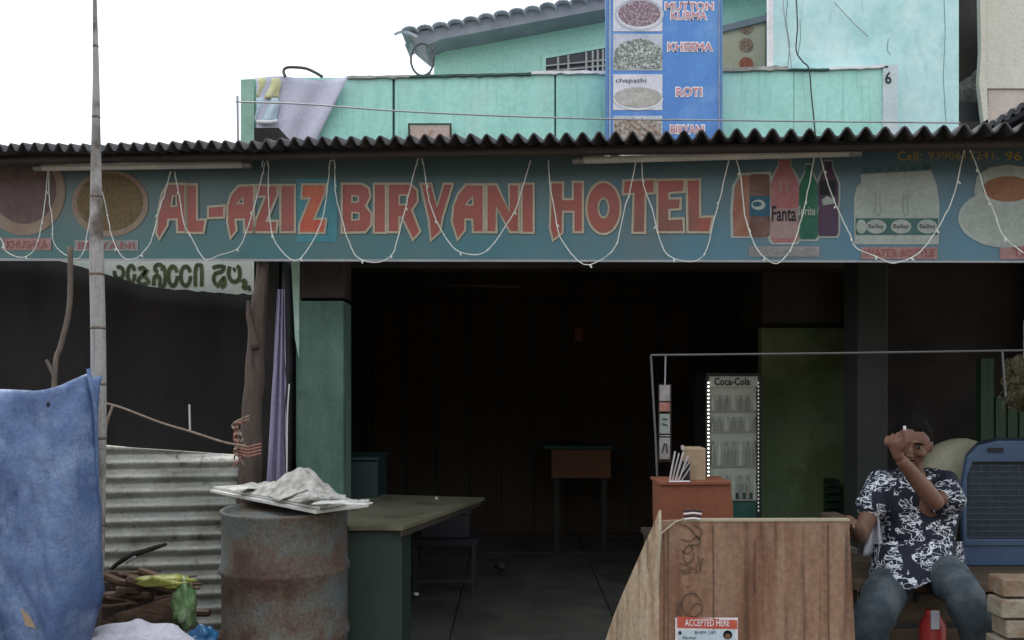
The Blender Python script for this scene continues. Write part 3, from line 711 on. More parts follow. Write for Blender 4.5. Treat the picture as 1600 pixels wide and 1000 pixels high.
# right block of the house
blk = thing('stair_tower', 'tall pale blue plastered block right of the balcony', 'building', (3.2, 8.1, 0))
b = MB(); x0 = P(1208,0,8.15).x; x1 = P(1499,0,8.15).x; b.prism([(x0,8.16,2.9),(x1,8.16,2.9),(x1+.25,9.9,2.9),(x0+.62,9.9,2.9)], (0,0,3.6)); b.build('wall', 'pale_blue', blk)
b = MB(); x2 = P(1201,0,8.14).x; b.box(x2, x0, 8.14, 8.2, 2.9, 6.5); b.build('corner_strip', 'letter_white', blk)
b = MB(); b.box(x0+.0, x1-.002, 8.2, 11, 0, 2.89); b.build('lower_wall', 'pale_blue', blk)
FB = flat(8.16)
def wire(name, pts, Y, r, m, label, group=None, k=5):
    w = [P(x, y, Y) for x, y in smoothpts(pts, k)]
    return tag(MB().tube(w, r, 6).build(name, m, smooth=True), label, 'wire', group)
wire('hanging_cable', [(1243,-20),(1246,40),(1244,78),(1254,96),(1264,108),(1268,150),(1273,200),(1275,230)], 7.95, .006, 'wire_black', 'black cable bending down over the parapet left of the number six')
wire('hanging_cable', [(1222,-20),(1226,30),(1231,60),(1236,98),(1236,110)], 8.1, .004, 'wire_grey', 'thin faint cable down the left edge of the pale blue block')
wire('hanging_cable', [(1303,3),(1330,32),(1357,58)], 8.12, .004, 'wire_grey', 'short slanting cable stub high on the pale blue wall')
stroke('wall_crack', FB, [[(1232,-10),(1228,30),(1234,70),(1231,104)], [(1475,-5),(1477,50),(1474,120),(1478,190)], [(1250,30),(1251,60),(1247,85)], [(1388,60),(1386,78),(1392,86)]], .7, 'seam', blk, .003)
# dark gap and cream house
nh = thing('cream_house', 'cream plastered neighbouring house at the right edge behind a dark gap', 'house', (4.6, 8.4, 0))
pslab('gap_shade_wall', [(1490,-120),(1570,-120),(1570,300),(1490,300)], 9.95, .1, 'dark', nh)  # near-black wall closing the gap, the shade put into its colour
def skew(name, x0_, x1_, y0_, y1_, Y, m):
    a, c = P(x0_, y0_, Y), P(x1_, y1_, Y); b = MB(); b.prism([(a.x,Y,c.z),(c.x,Y,c.z),(c.x,Y+2,c.z),(a.x+1.12,Y+2,c.z)], (0,0,a.z-c.z)); b.build(name, m, nh)
skew('wall', 1541, 1760, -80, 138, 8.3, 'cream')
skew('lower_wall', 1544, 1760, 139.5, 330, 8.32, 'cream_low')
pslab('corner_render', [(1530,-80),(1541,-80),(1541,80),(1544,186),(1537,190),(1530,130),(1533,80)], 8.28, .06, 'cream', nh)
b = MB(); b.blob(P(1517,160,8.9), (.13,.2,.24), 14, 10, .5); b.build('rubble_lump', 'rubble', nh)
pslab('gutter_box', [(1500,160),(1533,160),(1534,190),(1500,190)], 8.5, .4, 'pipe_dark', nh)

# balcony things
wire('clothes_line', [(368,159),(480,163),(613,173),(780,181),(950,186),(1130,188),(1300,190),(1500,192)], 7.6, .007, 'wire_grey', 'pale wire strung level across the whole balcony front')
b = MB(); b.tube([P(371,150,7.6), P(372,232,7.6)], .012, 6); tag(b.build('line_post', 'wire_grey'), 'thin pale rod holding the wire at the balcony left end', 'rod')
def sheet_fn(u_, v_):
    xt = 401+u_*(544-401); xb = 401+u_*(494-401); yt = 122-3*math.sin(u_*7); yb = 250
    x = xt+(xb-xt)*min(1, v_*1.3); y = yt+(yb-yt)*v_
    return P(x, y, 7.95-.03-.02*math.sin(u_*14+v_*2))
tag(MB().grid(sheet_fn, 30, 14).build('draped_sheet', 'lilac_sheet', smooth=True, solid=.006), 'pale lilac sheet hung over the balcony with a slanting right edge', 'sheet')
tw = thing('towel', 'small yellow and pale blue towel at the balcony left end', 'towel', P(418,190,7.88))
def tfn(y0, y1, lx, rx):
    return lambda u_, v_: P(lx+(rx-lx)*u_+2*math.sin(v_*5), y0+(y1-y0)*v_, 7.90-.02*math.sin(u_*9+v_*3))
MB().grid(tfn(122,153,403,437), 12, 6).build('yellow_half', 'towel_yellow', tw, smooth=True, solid=.008)
MB().grid(tfn(153,190,400,434), 12, 8).build('blue_half', 'towel_blue', tw, smooth=True, solid=.008)
MB().tube([P(401,190,7.88), P(420,191,7.87), P(434,189,7.88)], .016, 6).build('hem', 'white', tw, smooth=True)
tag(MB().tube([P(x,y,7.9) for x, y in smoothpts([(446,120),(443,112),(447,106),(460,105),(478,107),(492,113),(504,120)], 5)], [.014]*31, 8).build('garden_hose', 'hose', smooth=True), 'dark hose looped over the parapet above the lilac sheet', 'hose')
tag(MB().tube([P(x,y,9.0) for x, y in smoothpts(ell(660,93,18,25,14), 3, True)]+[P(678,93,9.0)], .012, 6).build('wire_ring', 'hose', smooth=True), 'thin dark wire ring hanging below the tiled roof corner', 'ring')
tag(MB().tube([P(x,y,8.95) for x, y in smoothpts([(678,70),(677,78),(672,84),(676,100),(670,118)], 4)], .010, 6).build('roof_wire', 'hose', smooth=True), 'short twisted wire beside the ring under the tiled roof', 'wire')

# ================================================================== LEFT SIDE
# telugu banner
tb = thing('telugu_banner', 'white banner with green Telugu lettering under the left signboard', 'banner', P(300,455,6.0))
FT = flat(6.0)
pslab('banner_panel', [(86,398),(437,398),(437,462),(86,462)], 6.0, .01, 'banner_white', tb)
tel = [[ell(186,422,7,9,14,-120,200)], [ell(205,424,5.5,13,16,0,360)],
 [[(216,417),(222,414),(226,418),(222,426),(216,434),(222,440),(232,436),(226,426),(231,417)]],
 [ell(248,415,6,6,12,100,400), [(240,442),(241,430),(246,426),(250,432),(250,443),(257,440),(258,420),(254,411)]],
 [ell(270,427,7,15,16), [(266,416),(270,412),(275,416)]], [ell(290,427,7.5,15,16)],
 [[(305,443),(306,414),(311,410),(315,414),(315,443)]],
 [[(332,415),(340,412),(350,413),(346,420),(336,424),(334,434),(340,442),(346,434),(350,430),(351,440),(345,445)]],
 [[(359,412),(357,424),(361,434),(368,436),(374,430),(374,416),(370,411)], [(364,418),(368,416)]],
 [[(378,438),(381,434),(384,438),(380,444),(385,447)], [(388,442),(390,450)]]]
for g_ in tel:
    gl = [smoothpts([(x, y*1.0+4) for x, y in l], 3) for l in g_]
    b = MB()
    for i, l in enumerate(gl): strokemb(b, FT, l, 6, .004+.0003*i)
    b.build('telugu_letter', 'telugu_green', tb)
# black hanging tarpaulin
topline = [(-160,396),(60,400),(86,405),(150,424),(230,448),(310,455),(360,459),(470,463)]
def tarp_fn(u_, v_):
    x = -160+u_*630; 
    for i in range(len(topline)-1):
        if topline[i][0] <= x <= topline[i+1][0]:
            t = (x-topline[i][0])/(topline[i+1][0]-topline[i][0]); yt = topline[i][1]*(1-t)+topline[i+1][1]*t
    return P(x, yt+3*noise.noise(Vector((x*.08,0,0)))+(1000-yt)*v_, 5.85+.05*noise.noise(Vector((u_*9, v_*2, 0))))
tag(MB().grid(tarp_fn, 70, 20).build('black_tarpaulin', 'black_tarp', smooth=True, solid=.006), 'black tarpaulin curtain closing the stall left of the pillar', 'tarpaulin')
tag(MB().tube([P(x,y,4.3) for x, y in smoothpts([(109,385),(110,440),(107,490),(95,540),(86,575),(84,700),(84,900),(84,1030)], 4)], [.013]*29, 7).build('forked_branch', 'branch', smooth=True), 'thin crooked branch pole behind the blue tarp', 'pole')
b = MB(); b.tube([P(84,585,4.3), P(72,562,4.28)], [.012,.007], 6); bpy.data.objects['forked_branch'].data; 
b.build('twig', 'branch', bpy.data.objects['forked_branch'])
# bamboo pole with nodes
bp = thing('bamboo_pole', 'tall weathered bamboo pole standing before the signboard at left', 'pole', P(135,1140,3.75))
path = [(135,1130),(141,1000),(150,860),(153,700),(154,600),(153,500),(151,400),(150,250),(150,120),(148,0),(147,-80)]
wid = [14,13.5,12.5,12,11.5,11,10.5,7.5,5,3.2,2.5]
b = MB(); pts = []; rs = []
sp = smoothpts([(x,y,w) for (x,y),w in zip(path,wid)], 8)
for i, (x,y,w) in enumerate(sp):
    k = w*3.75/FPX
    pts.append(P(x,y,3.75)); rs.append(k)
b.tube(pts, rs, 14); b.build('culm', 'bamboo', bp, smooth=True)
for i in range(4, len(sp)-6, 7):
    x,y,w = sp[i]; q = P(x,y,3.75); b = MB(); b.tube([q+Vector((0,0,-.006)), q, q+Vector((0,0,.006))], [w*3.75/FPX*1.0, w*3.75/FPX*1.09, w*3.75/FPX*1.0], 14); b.build('node', 'branch', bp, smooth=True)
# rough wooden post
def tubep(pts, Y, seg=10, wob=.12, k=4):
    sp = smoothpts(pts, k); P3 = []; rs = []
    for i, (x,y,w) in enumerate(sp):
        P3.append(P(x+w*wob*noise.noise(Vector((i*.4,1,Y))), y, Y)); rs.append(w*.5*Y/FPX*(1+wob*noise.noise(Vector((i*.5,7,Y)))))
    return MB().tube(P3, rs, seg)
pp = thing('wooden_post', 'rough dark tree trunk post between banner and green pillar', 'post', P(380,1010,4.8))
tubep([(411,395,17),(408,450,20),(402,500,26),(398,560,28),(394,640,31),(392,700,34),(388,780,36),(380,900,38),(372,1018,40)], 4.8, 12).build('trunk', 'post_wood', pp, smooth=True)
b = tubep([(400,545,14),(390,500,9),(388,470,5)], 4.75); b.build('branch_stub', 'post_wood', pp, smooth=True)
tag(tubep([(450,400,21),(449,560,21),(447,800,21),(446,985,21)], 5.05, 10, 0).build('iron_pipe', 'pipe_dark', smooth=True), 'dark iron pipe between the lavender cloth and the green pillar', 'pipe')
def lav(u_, v_):
    y = 452+v_*320; xl = 434-v_*18; xr = 444+v_*6 - (8 if v_ < .2 else 0)*0
    w = xr-xl; return P(xl+w*u_, y, 4.95+.018*math.sin(u_*16+v_*3))
tag(MB().grid(lav, 24, 20).build('lavender_cloth', 'lavender', smooth=True, solid=.004), 'narrow lavender cloth hanging beside the wooden post', 'cloth')
for i, (pts, m, lb) in enumerate((([(443,560),(448,600),(444,660),(447,740)], 'wire_black', 'black wire tied over the lavender cloth'), ([(452,600),(449,650),(448,745)], 'wire_white', 'white cord hanging along the lavender cloth'))):
    wire('loose_wire', pts, 4.85, .004, m, lb)
wire('tied_rope', [(160,629),(190,637),(250,660),(300,675),(350,691),(385,697)], 4.2, .006, 'rope', 'thin brown rope stretched from bamboo pole to wooden post')
wire('short_rope', [(176,634),(166,665),(164,700),(162,722)], 4.0, .006, 'rope', 'short loose rope end hanging beside the bamboo pole')
kn = thing('rope_knot', 'tangled reddish rope knotted round the wooden post', 'rope', P(375,700,4.6))
for i in range(7):
    random.seed(20+i); pts = [(384+random.uniform(-6,6),652+random.uniform(-4,6)),(368+random.uniform(-6,6),664),(372+random.uniform(-8,8),685),(378+random.uniform(-14,8),700+random.uniform(-5,10)),(370+random.uniform(-6,14),715+random.uniform(0,14))]
    MB().tube([P(x,y,4.6-.02*(j%2)) for j,(x,y) in enumerate(smoothpts(pts,4))], .0045, 5).build('rope_strand', 'rope_red' if i%2 else 'rope', kn)
random.seed(11)
for i in range(4): MB().tube([P(368+i,694+i*5,4.6), P(388,698+i*5,4.56), P(408,693+i*5,4.6)], .005, 5).build('rope_strand', 'rope_red', kn)
b = MB(); b.tube([P(296,632,5.2), P(297,672,5.2)], .006, 6); tag(b.build('white_stick', 'white'), 'short thin white rod standing before the black tarpaulin', 'rod')
# horizontally ribbed tin sheet
tin = thing('tin_fence', 'leaning galvanised corrugated sheet with level ribs behind the firewood', 'fence', P(265,1000,4.7))
def tin_fn(u_, v_):
    H = 1.12*(1-v_); x = 152+u_*(384-152)-(8*v_*u_)
    base = P(x, 600, 4.7+.12*u_)
    z = 1.13-.07*u_ - v_*(1.13-.07*u_)
    return Vector((base.x, base.y - .16*v_*1 + .016*math.cos(2*math.pi*z/.0765) + .006*noise.noise(Vector((u_*4, v_*3, 2))), z))
MB().grid(tin_fn, 16, 200).build('ribbed_sheet', 'tin', tin, smooth=True, solid=.003)
b = MB(); b.tube([P(160,705,4.85), P(163,1060,4.85)], .02, 8); b.build('support_stake', 'branch', tin)
# blue tarp draped over a cart
YT = 3.45
def bt(u_, v_):
    # u across, v from back top over edge down the front
    px = -190+u_*338
    ridge = 611-36*max(0,(u_-.72)/.28)**1.6*(1 if u_ < .965 else .7)+2*math.sin(u_*9)
    top = P(px, ridge, YT)
    if v_ < .2:
        t = 1-v_/.2; yy = top.y+.7*t; return Vector((top.x*yy/top.y-.10*t, yy, top.z-.10*t*t-.25*t*max(0,(u_-.7)/.3)))
    t = (v_-.2)/.8
    z = top.z*(1-t)+.12*t
    fold = .045*math.sin(u_*11+t*1.5)*t**.5+.03*math.sin(u_*27-t*3)*t+.02*noise.noise(Vector((u_*7, t*6, 0)))-.030*abs(noise.noise(Vector((u_*5+t*2.5, t*3.5-u_*2, 4))))-.018*abs(noise.noise(Vector((u_*13-t*6, t*9, 2))))
    edge = max(0,(u_-.86)/.14)
    y = YT-.16*t**.6 + fold + .22*edge**3*(.3+t)
    x = top.x + .02*math.sin(t*7+u_*4)*t - edge*max(0,t-.62)*.30
    return Vector((x, y, z))
tarp = thing('blue_tarpaulin', 'faded blue tarpaulin draped over a cart at the left edge', 'tarpaulin', P(0,1180,3.4))
MB().grid(bt, 130, 100).build('sheet', 'blue_tarp', tarp, smooth=True, solid=.006)
b = MB(); b.tube([P(138,576,YT-.01), P(149,640,YT), P(152,760,YT+.03), P(151,880,YT+.05)], [.008]*4, 6); b.build('hem', 'blue_tarp', tarp, smooth=True)
b = MB(); b.blob(P(75,632,YT-.03), (.007,.004,.010)); b.build('tear', 'p_black', tarp)
b = MB(); b.prism([P(32,950,YT-.19), P(45,962,YT-.19), P(56,982,YT-.19), P(40,978,YT-.19)], (0,.004,0)); b.build('worn_patch', 'cardboard', tarp)
cart = thing('wooden_cart', 'dark wooden cart hidden under the blue tarpaulin', 'cart', P(-30,1150,3.7))
CX = P(112,0,4.3).x
MB().box(-2.9, CX, 3.62, 4.25, .95, 1.02).build('deck', 'post_wood', cart)
for x in (-2.8, CX-.06):
    for y in (3.65, 4.15): MB().box(x, x+.05, y, y+.05, 0, .95).build('leg', 'post_wood', cart)
MB().box(P(40,0,3.65).x, P(140,0,3.65).x, 3.68, 3.76, .0, .58).build('side_board', 'post_wood', cart)

# firewood pile
fw = thing('firewood_pile', 'heap of dark firewood and twigs beside the bamboo pole', 'firewood', P(220,1050,4.0))
random.seed(5)
for i in range(80):
    px = random.uniform(158, 292); py = random.uniform(893, 1060); Y = random.uniform(3.88, 4.15)
    ln = random.uniform(.10,.26); a = random.uniform(-.5,.35); c = P(px,py,Y)
    c.z = max(c.z, .03)
    
    d3 = Vector((math.cos(a), random.uniform(-.3,.3), math.sin(a)*.6)); r_ = random.uniform(.008,.024)
    MB().tube([c-d3*ln*.5, c+Vector((0,0,random.uniform(-.008,.008))), c+d3*ln*.5], [r_, r_*.9, r_*.7], 7).build('log', 'fire_wood', fw)
b = MB(); b.prism([P(178,960,3.88), P(288,928,3.88), P(292,975,3.88), P(190,990,3.88)], (0,.03,0)); b.build('plank_piece', 'orange_dull' if 0 else 'fire_wood', fw)
MB().box(P(150,0,4.2).x, P(290,0,4.2).x, 4.05, 4.2, 0, .55).build('stack_core', 'post_wood', fw, bevel=.03)
tag(tubep([(165,898,5),(185,880,7),(205,868,9),(235,858,8),(260,850,5)], 4.1).build('charred_stick', 'dark', smooth=True), 'black bent stick leaning against the ribbed tin sheet', 'stick')
wire('pale_twig', [(197,880),(203,875),(212,870)], 4.0, .006, 'bamboo', 'tiny pale twig on top of the firewood').__setitem__('category', 'twig')
yb = thing('plastic_bag', 'yellow and green plastic bag caught on the firewood', 'bag', P(260,990,3.85))
def bagfn(cx, cy, rx, ry, Y, sd):
    b = MB(); b.blob(P(cx,cy,Y), (rx*Y/FPX, .05, ry*Y/FPX), 20, 12, .7); return b
bagfn(258,907,38,9,3.85,1).build('yellow_top', 'yellow_green', yb, smooth=True)
bagfn(287,945,17,34,3.85,2).build('green_side', 'green_bag', yb, smooth=True)
random.seed(3)
for i in range(5): MB().tube([P(214+i*3,912+i,3.80), P(240+i*9,903+i*2,3.78), P(262+i*8,908+random.uniform(-4,6),3.80)], [.003,.007,.002], 5).build('bag_fold', 'yellow_green', yb)
b = MB(); b.blob(P(215,1012,3.6), (.21,.13,.10), 26, 14, .6); tag(b.build('white_sack', 'sack_white', smooth=True, sub=1), 'crumpled whitish sack lying before the firewood', 'sack')
b = MB(); b.blob(P(316,1003,3.65), (.07,.07,.06), 18, 12, .8); tag(b.build('blue_plastic_bag', 'blue_bag', smooth=True, sub=1), 'small bright blue plastic bag between sack and drum', 'bag')
MB().box(P(130,0,3.5).x, P(345,0,3.5).x, 3.5, 3.86, 0, .28).build('brick_ledge', 'rubble', bevel=.02)
tag(bpy.data.objects['brick_ledge'], 'low rubble ledge carrying the white sack and blue bag', 'ledge')

# ================================================================== DRUM AND TABLE
DY = 4.15; DR = .286
dc = P(446, 600, DY); dc.z = 0
drum = thing('oil_drum', 'rusty blue grey steel oil drum below the white board', 'drum', dc)
prof = [(DR-.03,0),(DR,.0),(DR+.006,.012),(DR,.025)]
for z0 in (.30,.60): prof += [(DR,z0-.03),(DR+.011,z0-.008),(DR+.011,z0+.008),(DR,z0+.03)]
prof += [(DR,.845),(DR+.007,.858),(DR+.007,.868),(DR,.872),(DR-.012,.868),(DR-.012,.85)]
MB().lathe(prof, dc, 64).build('drum_shell', 'drum', drum, smooth=True)
# board on top
bd = thing('drum_cover_board', 'thick white board laid over the oil drum with ash and paper', 'board', dc+Vector((0,0,.88)))
c0, c1, c2, c3 = P(322,762,4.45), P(492,801,3.80), P(583,790,3.92), P(420,758,4.5)
z_ = .885
def onz(px, py, z): # point on level plane z
    d_ = ray(px, py); t = (z-CAMZ)/d_.z; return CAMP+d_*t
B_ = [onz(333,770,.900), onz(492,803,.900), onz(566,793,.900), onz(470,764,.900)]
B_ = [onz(328,769,.895), onz(494,803,.890), onz(576,792,.898), onz(455,760,.905)]
b = MB(); b.prism(B_, (0,0,.012)); b.build('lower_board', 'board_white', bd)
b = MB(); b.prism([p+Vector((.012,.02,.016)) for p in B_[:2]]+[B_[2]+Vector((-.06,.02,.016)), B_[3]+Vector((0,.01,.016))], (0,0,.010)); b.build('upper_board', 'board_white', bd)
# ash heap / crumpled sheet
def heap(u_, v_):
    a = B_[0].lerp(B_[1], u_*.9+.03); c = B_[3].lerp(B_[2], u_*.9+.03); p = a.lerp(c, .06+v_*.86)
    h = .125*math.exp(-((u_-.60)**2/.04+(v_-.55)**2/.14)) + .028*math.exp(-((u_-.2)**2/.02+(v_-.5)**2/.2))
    h += .016*noise.noise(Vector((u_*11, v_*9, 3)))+.007*noise.noise(Vector((u_*31, v_*27, 5)))+.02*abs(noise.noise(Vector((u_*5+v_*3, v_*4, 8))))
    edge = min(u_, 1-u_, v_, 1-v_)*8; h *= min(1, edge)
    return Vector((p.x, p.y, .921+max(0,h)))
MB().grid(heap, 60, 40).build('ash_heap', 'ash', bd, smooth=True)
random.seed(9)
for (px,py,w,h,a,rz,m) in ((470,765,.26,.20,.32,.5,'ash'),(535,788,.24,.10,.05,-.2,'board_white'),(500,775,.22,.14,.16,.15,'ash'),(555,787,.12,.07,.0,.1,'ash'),(380,765,.13,.1,.1,.7,'board_white')):
    c = onz(px,py,.955 if a > .1 else .935)
    def pf(u_, v_, c=c, w=w, h=h, a=a, rz=rz):
        x = (u_-.5)*w; y = (v_-.5)*h; z = -abs(x)*a*1.0+.006*noise.noise(Vector((u_*6,v_*6,w*9)))
        return c+Vector((x*math.cos(rz)-y*math.sin(rz), x*math.sin(rz)+y*math.cos(rz), z+.01))
    MB().grid(pf, 12, 8).build('torn_sheet', m, bd, solid=.004)

tbl = thing('serving_table', 'olive topped green cabinet table standing right of the drum', 'table', (-.7, 4.9, 0))
T_ = [onz(545,829,.745), onz(630,829,.745), onz(757,782,.745), onz(600,777,.745), onz(470,790,.745)]
b = MB(); b.prism(T_, (0,0,.018)); b.build('tabletop', 'olive_top', tbl)
b = MB(); b.prism([T_[0]+Vector((-.25,.03,-.008)), T_[1]+Vector((-.01,.03,-.008)), T_[1]+Vector((.0,.32,-.008)), T_[0]+Vector((-.25,.32,-.008))], (0,0,-.735)); b.build('cabinet', 'cabinet_green', tbl)
b = MB(); b.prism([T_[3]+Vector((.12,-.12,-.01)), T_[3]+Vector((.17,-.12,-.01)), T_[3]+Vector((.17,-.07,-.01)), T_[3]+Vector((.12,-.07,-.01))], (0,0,-.73)); b.build('leg', 'pipe_dark', tbl)
b = MB(); b.prism([T_[1]+Vector((-.001,.0,-.03)), T_[2]+Vector((-.02,.0,-.03)), T_[2]+Vector((-.02,.0,-.003)), T_[1]+Vector((-.001,.0,-.003))], (-.015,.0,0)); b.build('edge_strip', 'dark_brown', tbl)
b = MB(); b.blob(onz(682,779,.765), (.012,.012,.012), 10, 6); tag(b.build('small_cup', 'bars', smooth=True), 'tiny pale object on the far edge of the olive table', 'cup')

# ================================================================== INTERIOR THINGS
cb = thing('dark_cabinet', 'dark teal cabinet just right of the green pillar foot', 'cabinet', P(530,900,5.4))
b = MB(); b.pbox(476, 590, 720, 990, 5.35, .4)
for v in b.v:
    if v.z < .4: v.z = 0
b.build('body', 'teal_dark', cb, bevel=.01)
b = MB(); b.pbox(474, 592, 715, 719, 5.33, .44); b.build('top_panel', 'teal_dark', cb)
tag(MB().tube([P(523,717,5.3), P(546,717,5.3)], .006, 6).build('steel_ladle', 'metal_grey'), 'short steel ladle handle lying on the dark cabinet', 'ladle')
bn = thing('low_bench', 'dark low bench with thin legs inside the shop doorway', 'bench', P(700,940,5.9))
a = onz(648,905,.33); 
MB().box(-.66, -.22, 5.75, 6.05, .40, .44).build('seat', 'navy_dark', bn)
for x in (-.64, -.26):
    for y in (5.77, 6.02): MB().box(x, x+.02, y, y+.02, .05, .40).build('leg', 'pipe_dark', bn)
MB().box(-.64, -.24, 5.765, 5.78, .16, .18).build('stretcher', 'pipe_dark', bn)
cr = thing('storage_box', 'dark violet storage box standing on the low bench', 'box', (-.45,5.9,.44))
MB().box(-.60,-.28,5.78,6.02,.442,.60).build('body', 'navy_dark', cr, bevel=.01)
MB().box(-.61,-.27,5.77,6.03,.602,.62).build('lid', 'navy_dark', cr)
tag(MB().blob(P(650,928,5.7), (.02,.02,.012)).build('paper_scrap', 'white', smooth=True), 'tiny white scrap under the low bench', 'paper')
tag(MB().blob(P(783,885,6.4), (.04,.03,.03), 12, 8, .6).build('crumpled_bag', 'beam_brown', smooth=True), 'small crumpled dark bag on the shop floor', 'bag')
ot = thing('orange_table', 'dull orange sided dining table at the back of the dark shop', 'table', P(905,900,7.2))
b = MB(); b.pbox(862, 954, 703, 747, 7.2, .03); b.build('front_panel', 'orange_dull', ot)
b = MB(); b.pbox(850, 958, 697, 702, 7.18, .6); b.build('tabletop', 'green_dull', ot)
for x in (866, 940):
    b = MB(); b.pbox(x, x+8, 748, 877, 7.22, .04); b.build('leg', 'table_leg', ot)
b = MB(); b.pbox(898, 911, 511, 533, 7.95, .05); tag(b.build('wall_switch_box', 'cardboard_orange', bevel=.005), 'small orange brown box high on the dark back wall', 'box')
tag(MB().tube([P(640,443,6.3), P(815,448,6.3)], .014, 8).build('ceiling_tube', 'beam_brown', smooth=True), 'faint unlit tube lamp near the ceiling inside the shop', 'lamp')
# fridge
fr = thing('display_fridge', 'tall glass fronted drinks fridge with dotted lights in front of the green wall', 'fridge', P(1146,885,6.0))
FF = flat(6.0)
b = MB(); b.pbox(1103, 1190, 583, 922, 6.06, .4); b.build('body', 'fridge_frame', fr, bevel=.01)
for (x0,y0,x1,y1) in ((1103,583,1108,922),(1185,583,1190,922),(1108,583,1185,588),(1108,905,1185,922)):
    b = MB(); b.pbox(x0, x1, y0, y1, 6.0, .06); b.build('door_frame', 'fridge_frame', fr)
b = MB(); b.pbox(1108, 1185, 604, 905, 6.055, .004); b.build('interior_panel', 'fridge_in', fr)
b = MB(); b.pbox(1108, 1185, 770, 905, 6.050, .003); b.build('lower_panel', 'fridge_teal', fr)
b = MB(); b.pbox(1108, 1185, 588, 604, 6.01, .03); b.build('header_panel', 'fridge_in', fr)
text('header_script', 'Coca-Cola', FF, 1116, 590, 1172, 602, 'p_black', fr, -.005, .02)
for y in (641, 673, 727, 780): 
    b = MB(); b.pbox(1108, 1185, y, y+2.5, 6.03, .02); b.build('shelf', 'bars', fr)
for r_, y in enumerate((641, 673, 727, 780)):
    for i in range(7):
        x = 1113+i*11; h = (24, 22, 38, 38)[r_]
        b = MB(); c = P(x, y, 6.044); b.lathe([(.014,0),(.0145,h*.6*6/FPX),(.007,h*.8*6/FPX),(.007,h*6/FPX)], (c.x, c.y-.004, c.z), 8); b.build('bottle', 'bottle_dark' if (i+r_)%3 else 'fridge_in', fr)
for i in range(25):
    b = MB(); q = P(1107, 598+i*6.05, 5.99); b.blob(q, (.0062,.004,.0062), 8, 5); b.build('light_dot', 'led', fr)
for i in range(34):
    b = MB(); q = P(1185, 598+i*6.05, 5.99); b.blob(q, (.005,.005,.006), 8, 5); b.build('light_dot', 'led_dim', fr)
wb = thing('wall_shelf_crates', 'green plastic crate standing against the green wall', 'crate', P(1305,850,6.3))
for i in range(6): b = MB(); b.pbox(1296, 1312, 750+i*12, 759+i*12, 6.3, .12); b.build('crate_slat', 'green_dull', wb)

# ================================================================== COUNTER
YC = 3.2
ct = thing('plywood_counter', 'weathered plywood counter front with carved writing and a flared left side', 'counter', P(1180,1228,3.25))
FC = flat(YC)
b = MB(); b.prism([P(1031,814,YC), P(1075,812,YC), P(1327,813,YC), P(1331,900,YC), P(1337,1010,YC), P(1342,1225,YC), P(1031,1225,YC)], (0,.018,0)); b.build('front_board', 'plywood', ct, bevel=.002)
b = MB(); b.prism([P(1068,811.5,YC-.004), P(1328,811,YC-.004), P(1328,814.5,YC-.004), P(1068,815,YC-.004)], (0,.03,0)); b.build('edge_lip', 'cream_line', ct)
F2 = Plane(1031, YC, 940, YC+.35)
F2n = F2.n if (CAMP-F2.a).dot(F2.n) > 0 else -F2.n
side = smoothpts([(1029,797),(1023,815),(1008,848),(988,893),(966,944),(946,1000),(930,1060),(915,1180)], 3)
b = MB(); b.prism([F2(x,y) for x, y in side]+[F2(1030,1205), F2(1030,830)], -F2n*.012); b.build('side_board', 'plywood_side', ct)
b = MB(); b.tube([P(1031,800,YC-.003), P(1032,830,YC-.006), P(1030,870,YC-.004), P(1030,930,YC-.004)], [.003,.006,.004,.002], 7); b.build('splintered_edge', 'cream_line', ct, smooth=True)
b = MB(); b.tube([P(1032,835,YC-.01), P(1042,826,YC-.012), P(1056,815,YC-.005), P(1066,812,YC)], .003, 5); b.build('cord', 'cream_line', ct)
for gr in [[(1037,830),(1038,920),(1037,1100)],[(1044,826),(1044,1100)],[(1114,820),(1115,910),(1114,1100)],[(1180,845),(1179,930)],[(1294,820),(1295,1000)]]: stroke('board_groove', FC, [gr], 1.6, 'ink', ct, .003)
scr = [[(1062,818),(1072,822),(1082,830),(1092,842),(1096,828),(1084,820)], [(1065,842),(1078,846),(1090,838),(1094,850),(1078,852)],
 [(1064,858),(1074,866),(1082,858),(1076,852),(1068,864),(1072,880),(1082,876),(1084,864)], [(1062,892),(1082,888),(1062,880)],
 [(1088,896),(1088,884),(1093,876),(1090,868)], [(1094,894),(1095,882),(1099,872)], [(1066,896),(1080,894)],
 [(1072,917),(1077,917)], [(1096,940),(1086,928),(1072,930),(1066,944),(1070,958),(1084,964),(1096,956),(1096,946),(1086,944),(1080,954)], [(1064,940),(1060,950),(1064,962)]]
for l in scr: stroke('painted_mark', FC, [smoothpts(l, 4)], 2.2, 'ink', ct, .004)
stk = thing('payment_sticker', 'payment sticker with orange red heading low on the plywood counter', 'sticker', P(1105,1040,YC-.004))
for nm, pts, m, o_ in (('sticker_back', rect(1055,965,1153,1060), 'letter_white', .003), ('heading', [(1058,963),(1152,969),(1152,983),(1058,981)], 'sticker_red', .0045), ('panel', rect(1060,984,1148,1056), 'sticker_blue', .0045)):
    fill(nm, FC, [pts], m, stk, o_)
text('heading_text', 'ACCEPTED HERE', FC, 1070, 967.5, 1140, 978.5, 'letter_white', stk, .006, .01)
text('sticker_line', 'BHIM  UPI', FC, 1086, 986, 1118, 991, 'p_black', stk, .006); text('sticker_line', 'Merchant', FC, 1067, 994, 1088, 999, 'p_black', stk, .006)
fill('face_mark', FC, [ell(1137,992,7,7)], 'hair', stk, .006); fill('face_mark', FC, [ell(1137,994,4.5,4.5)], 'skin', stk, .007)
fill('round_mark', FC, [ell(1062.5,989,2.5,3)], 'p_black', stk, .0065)
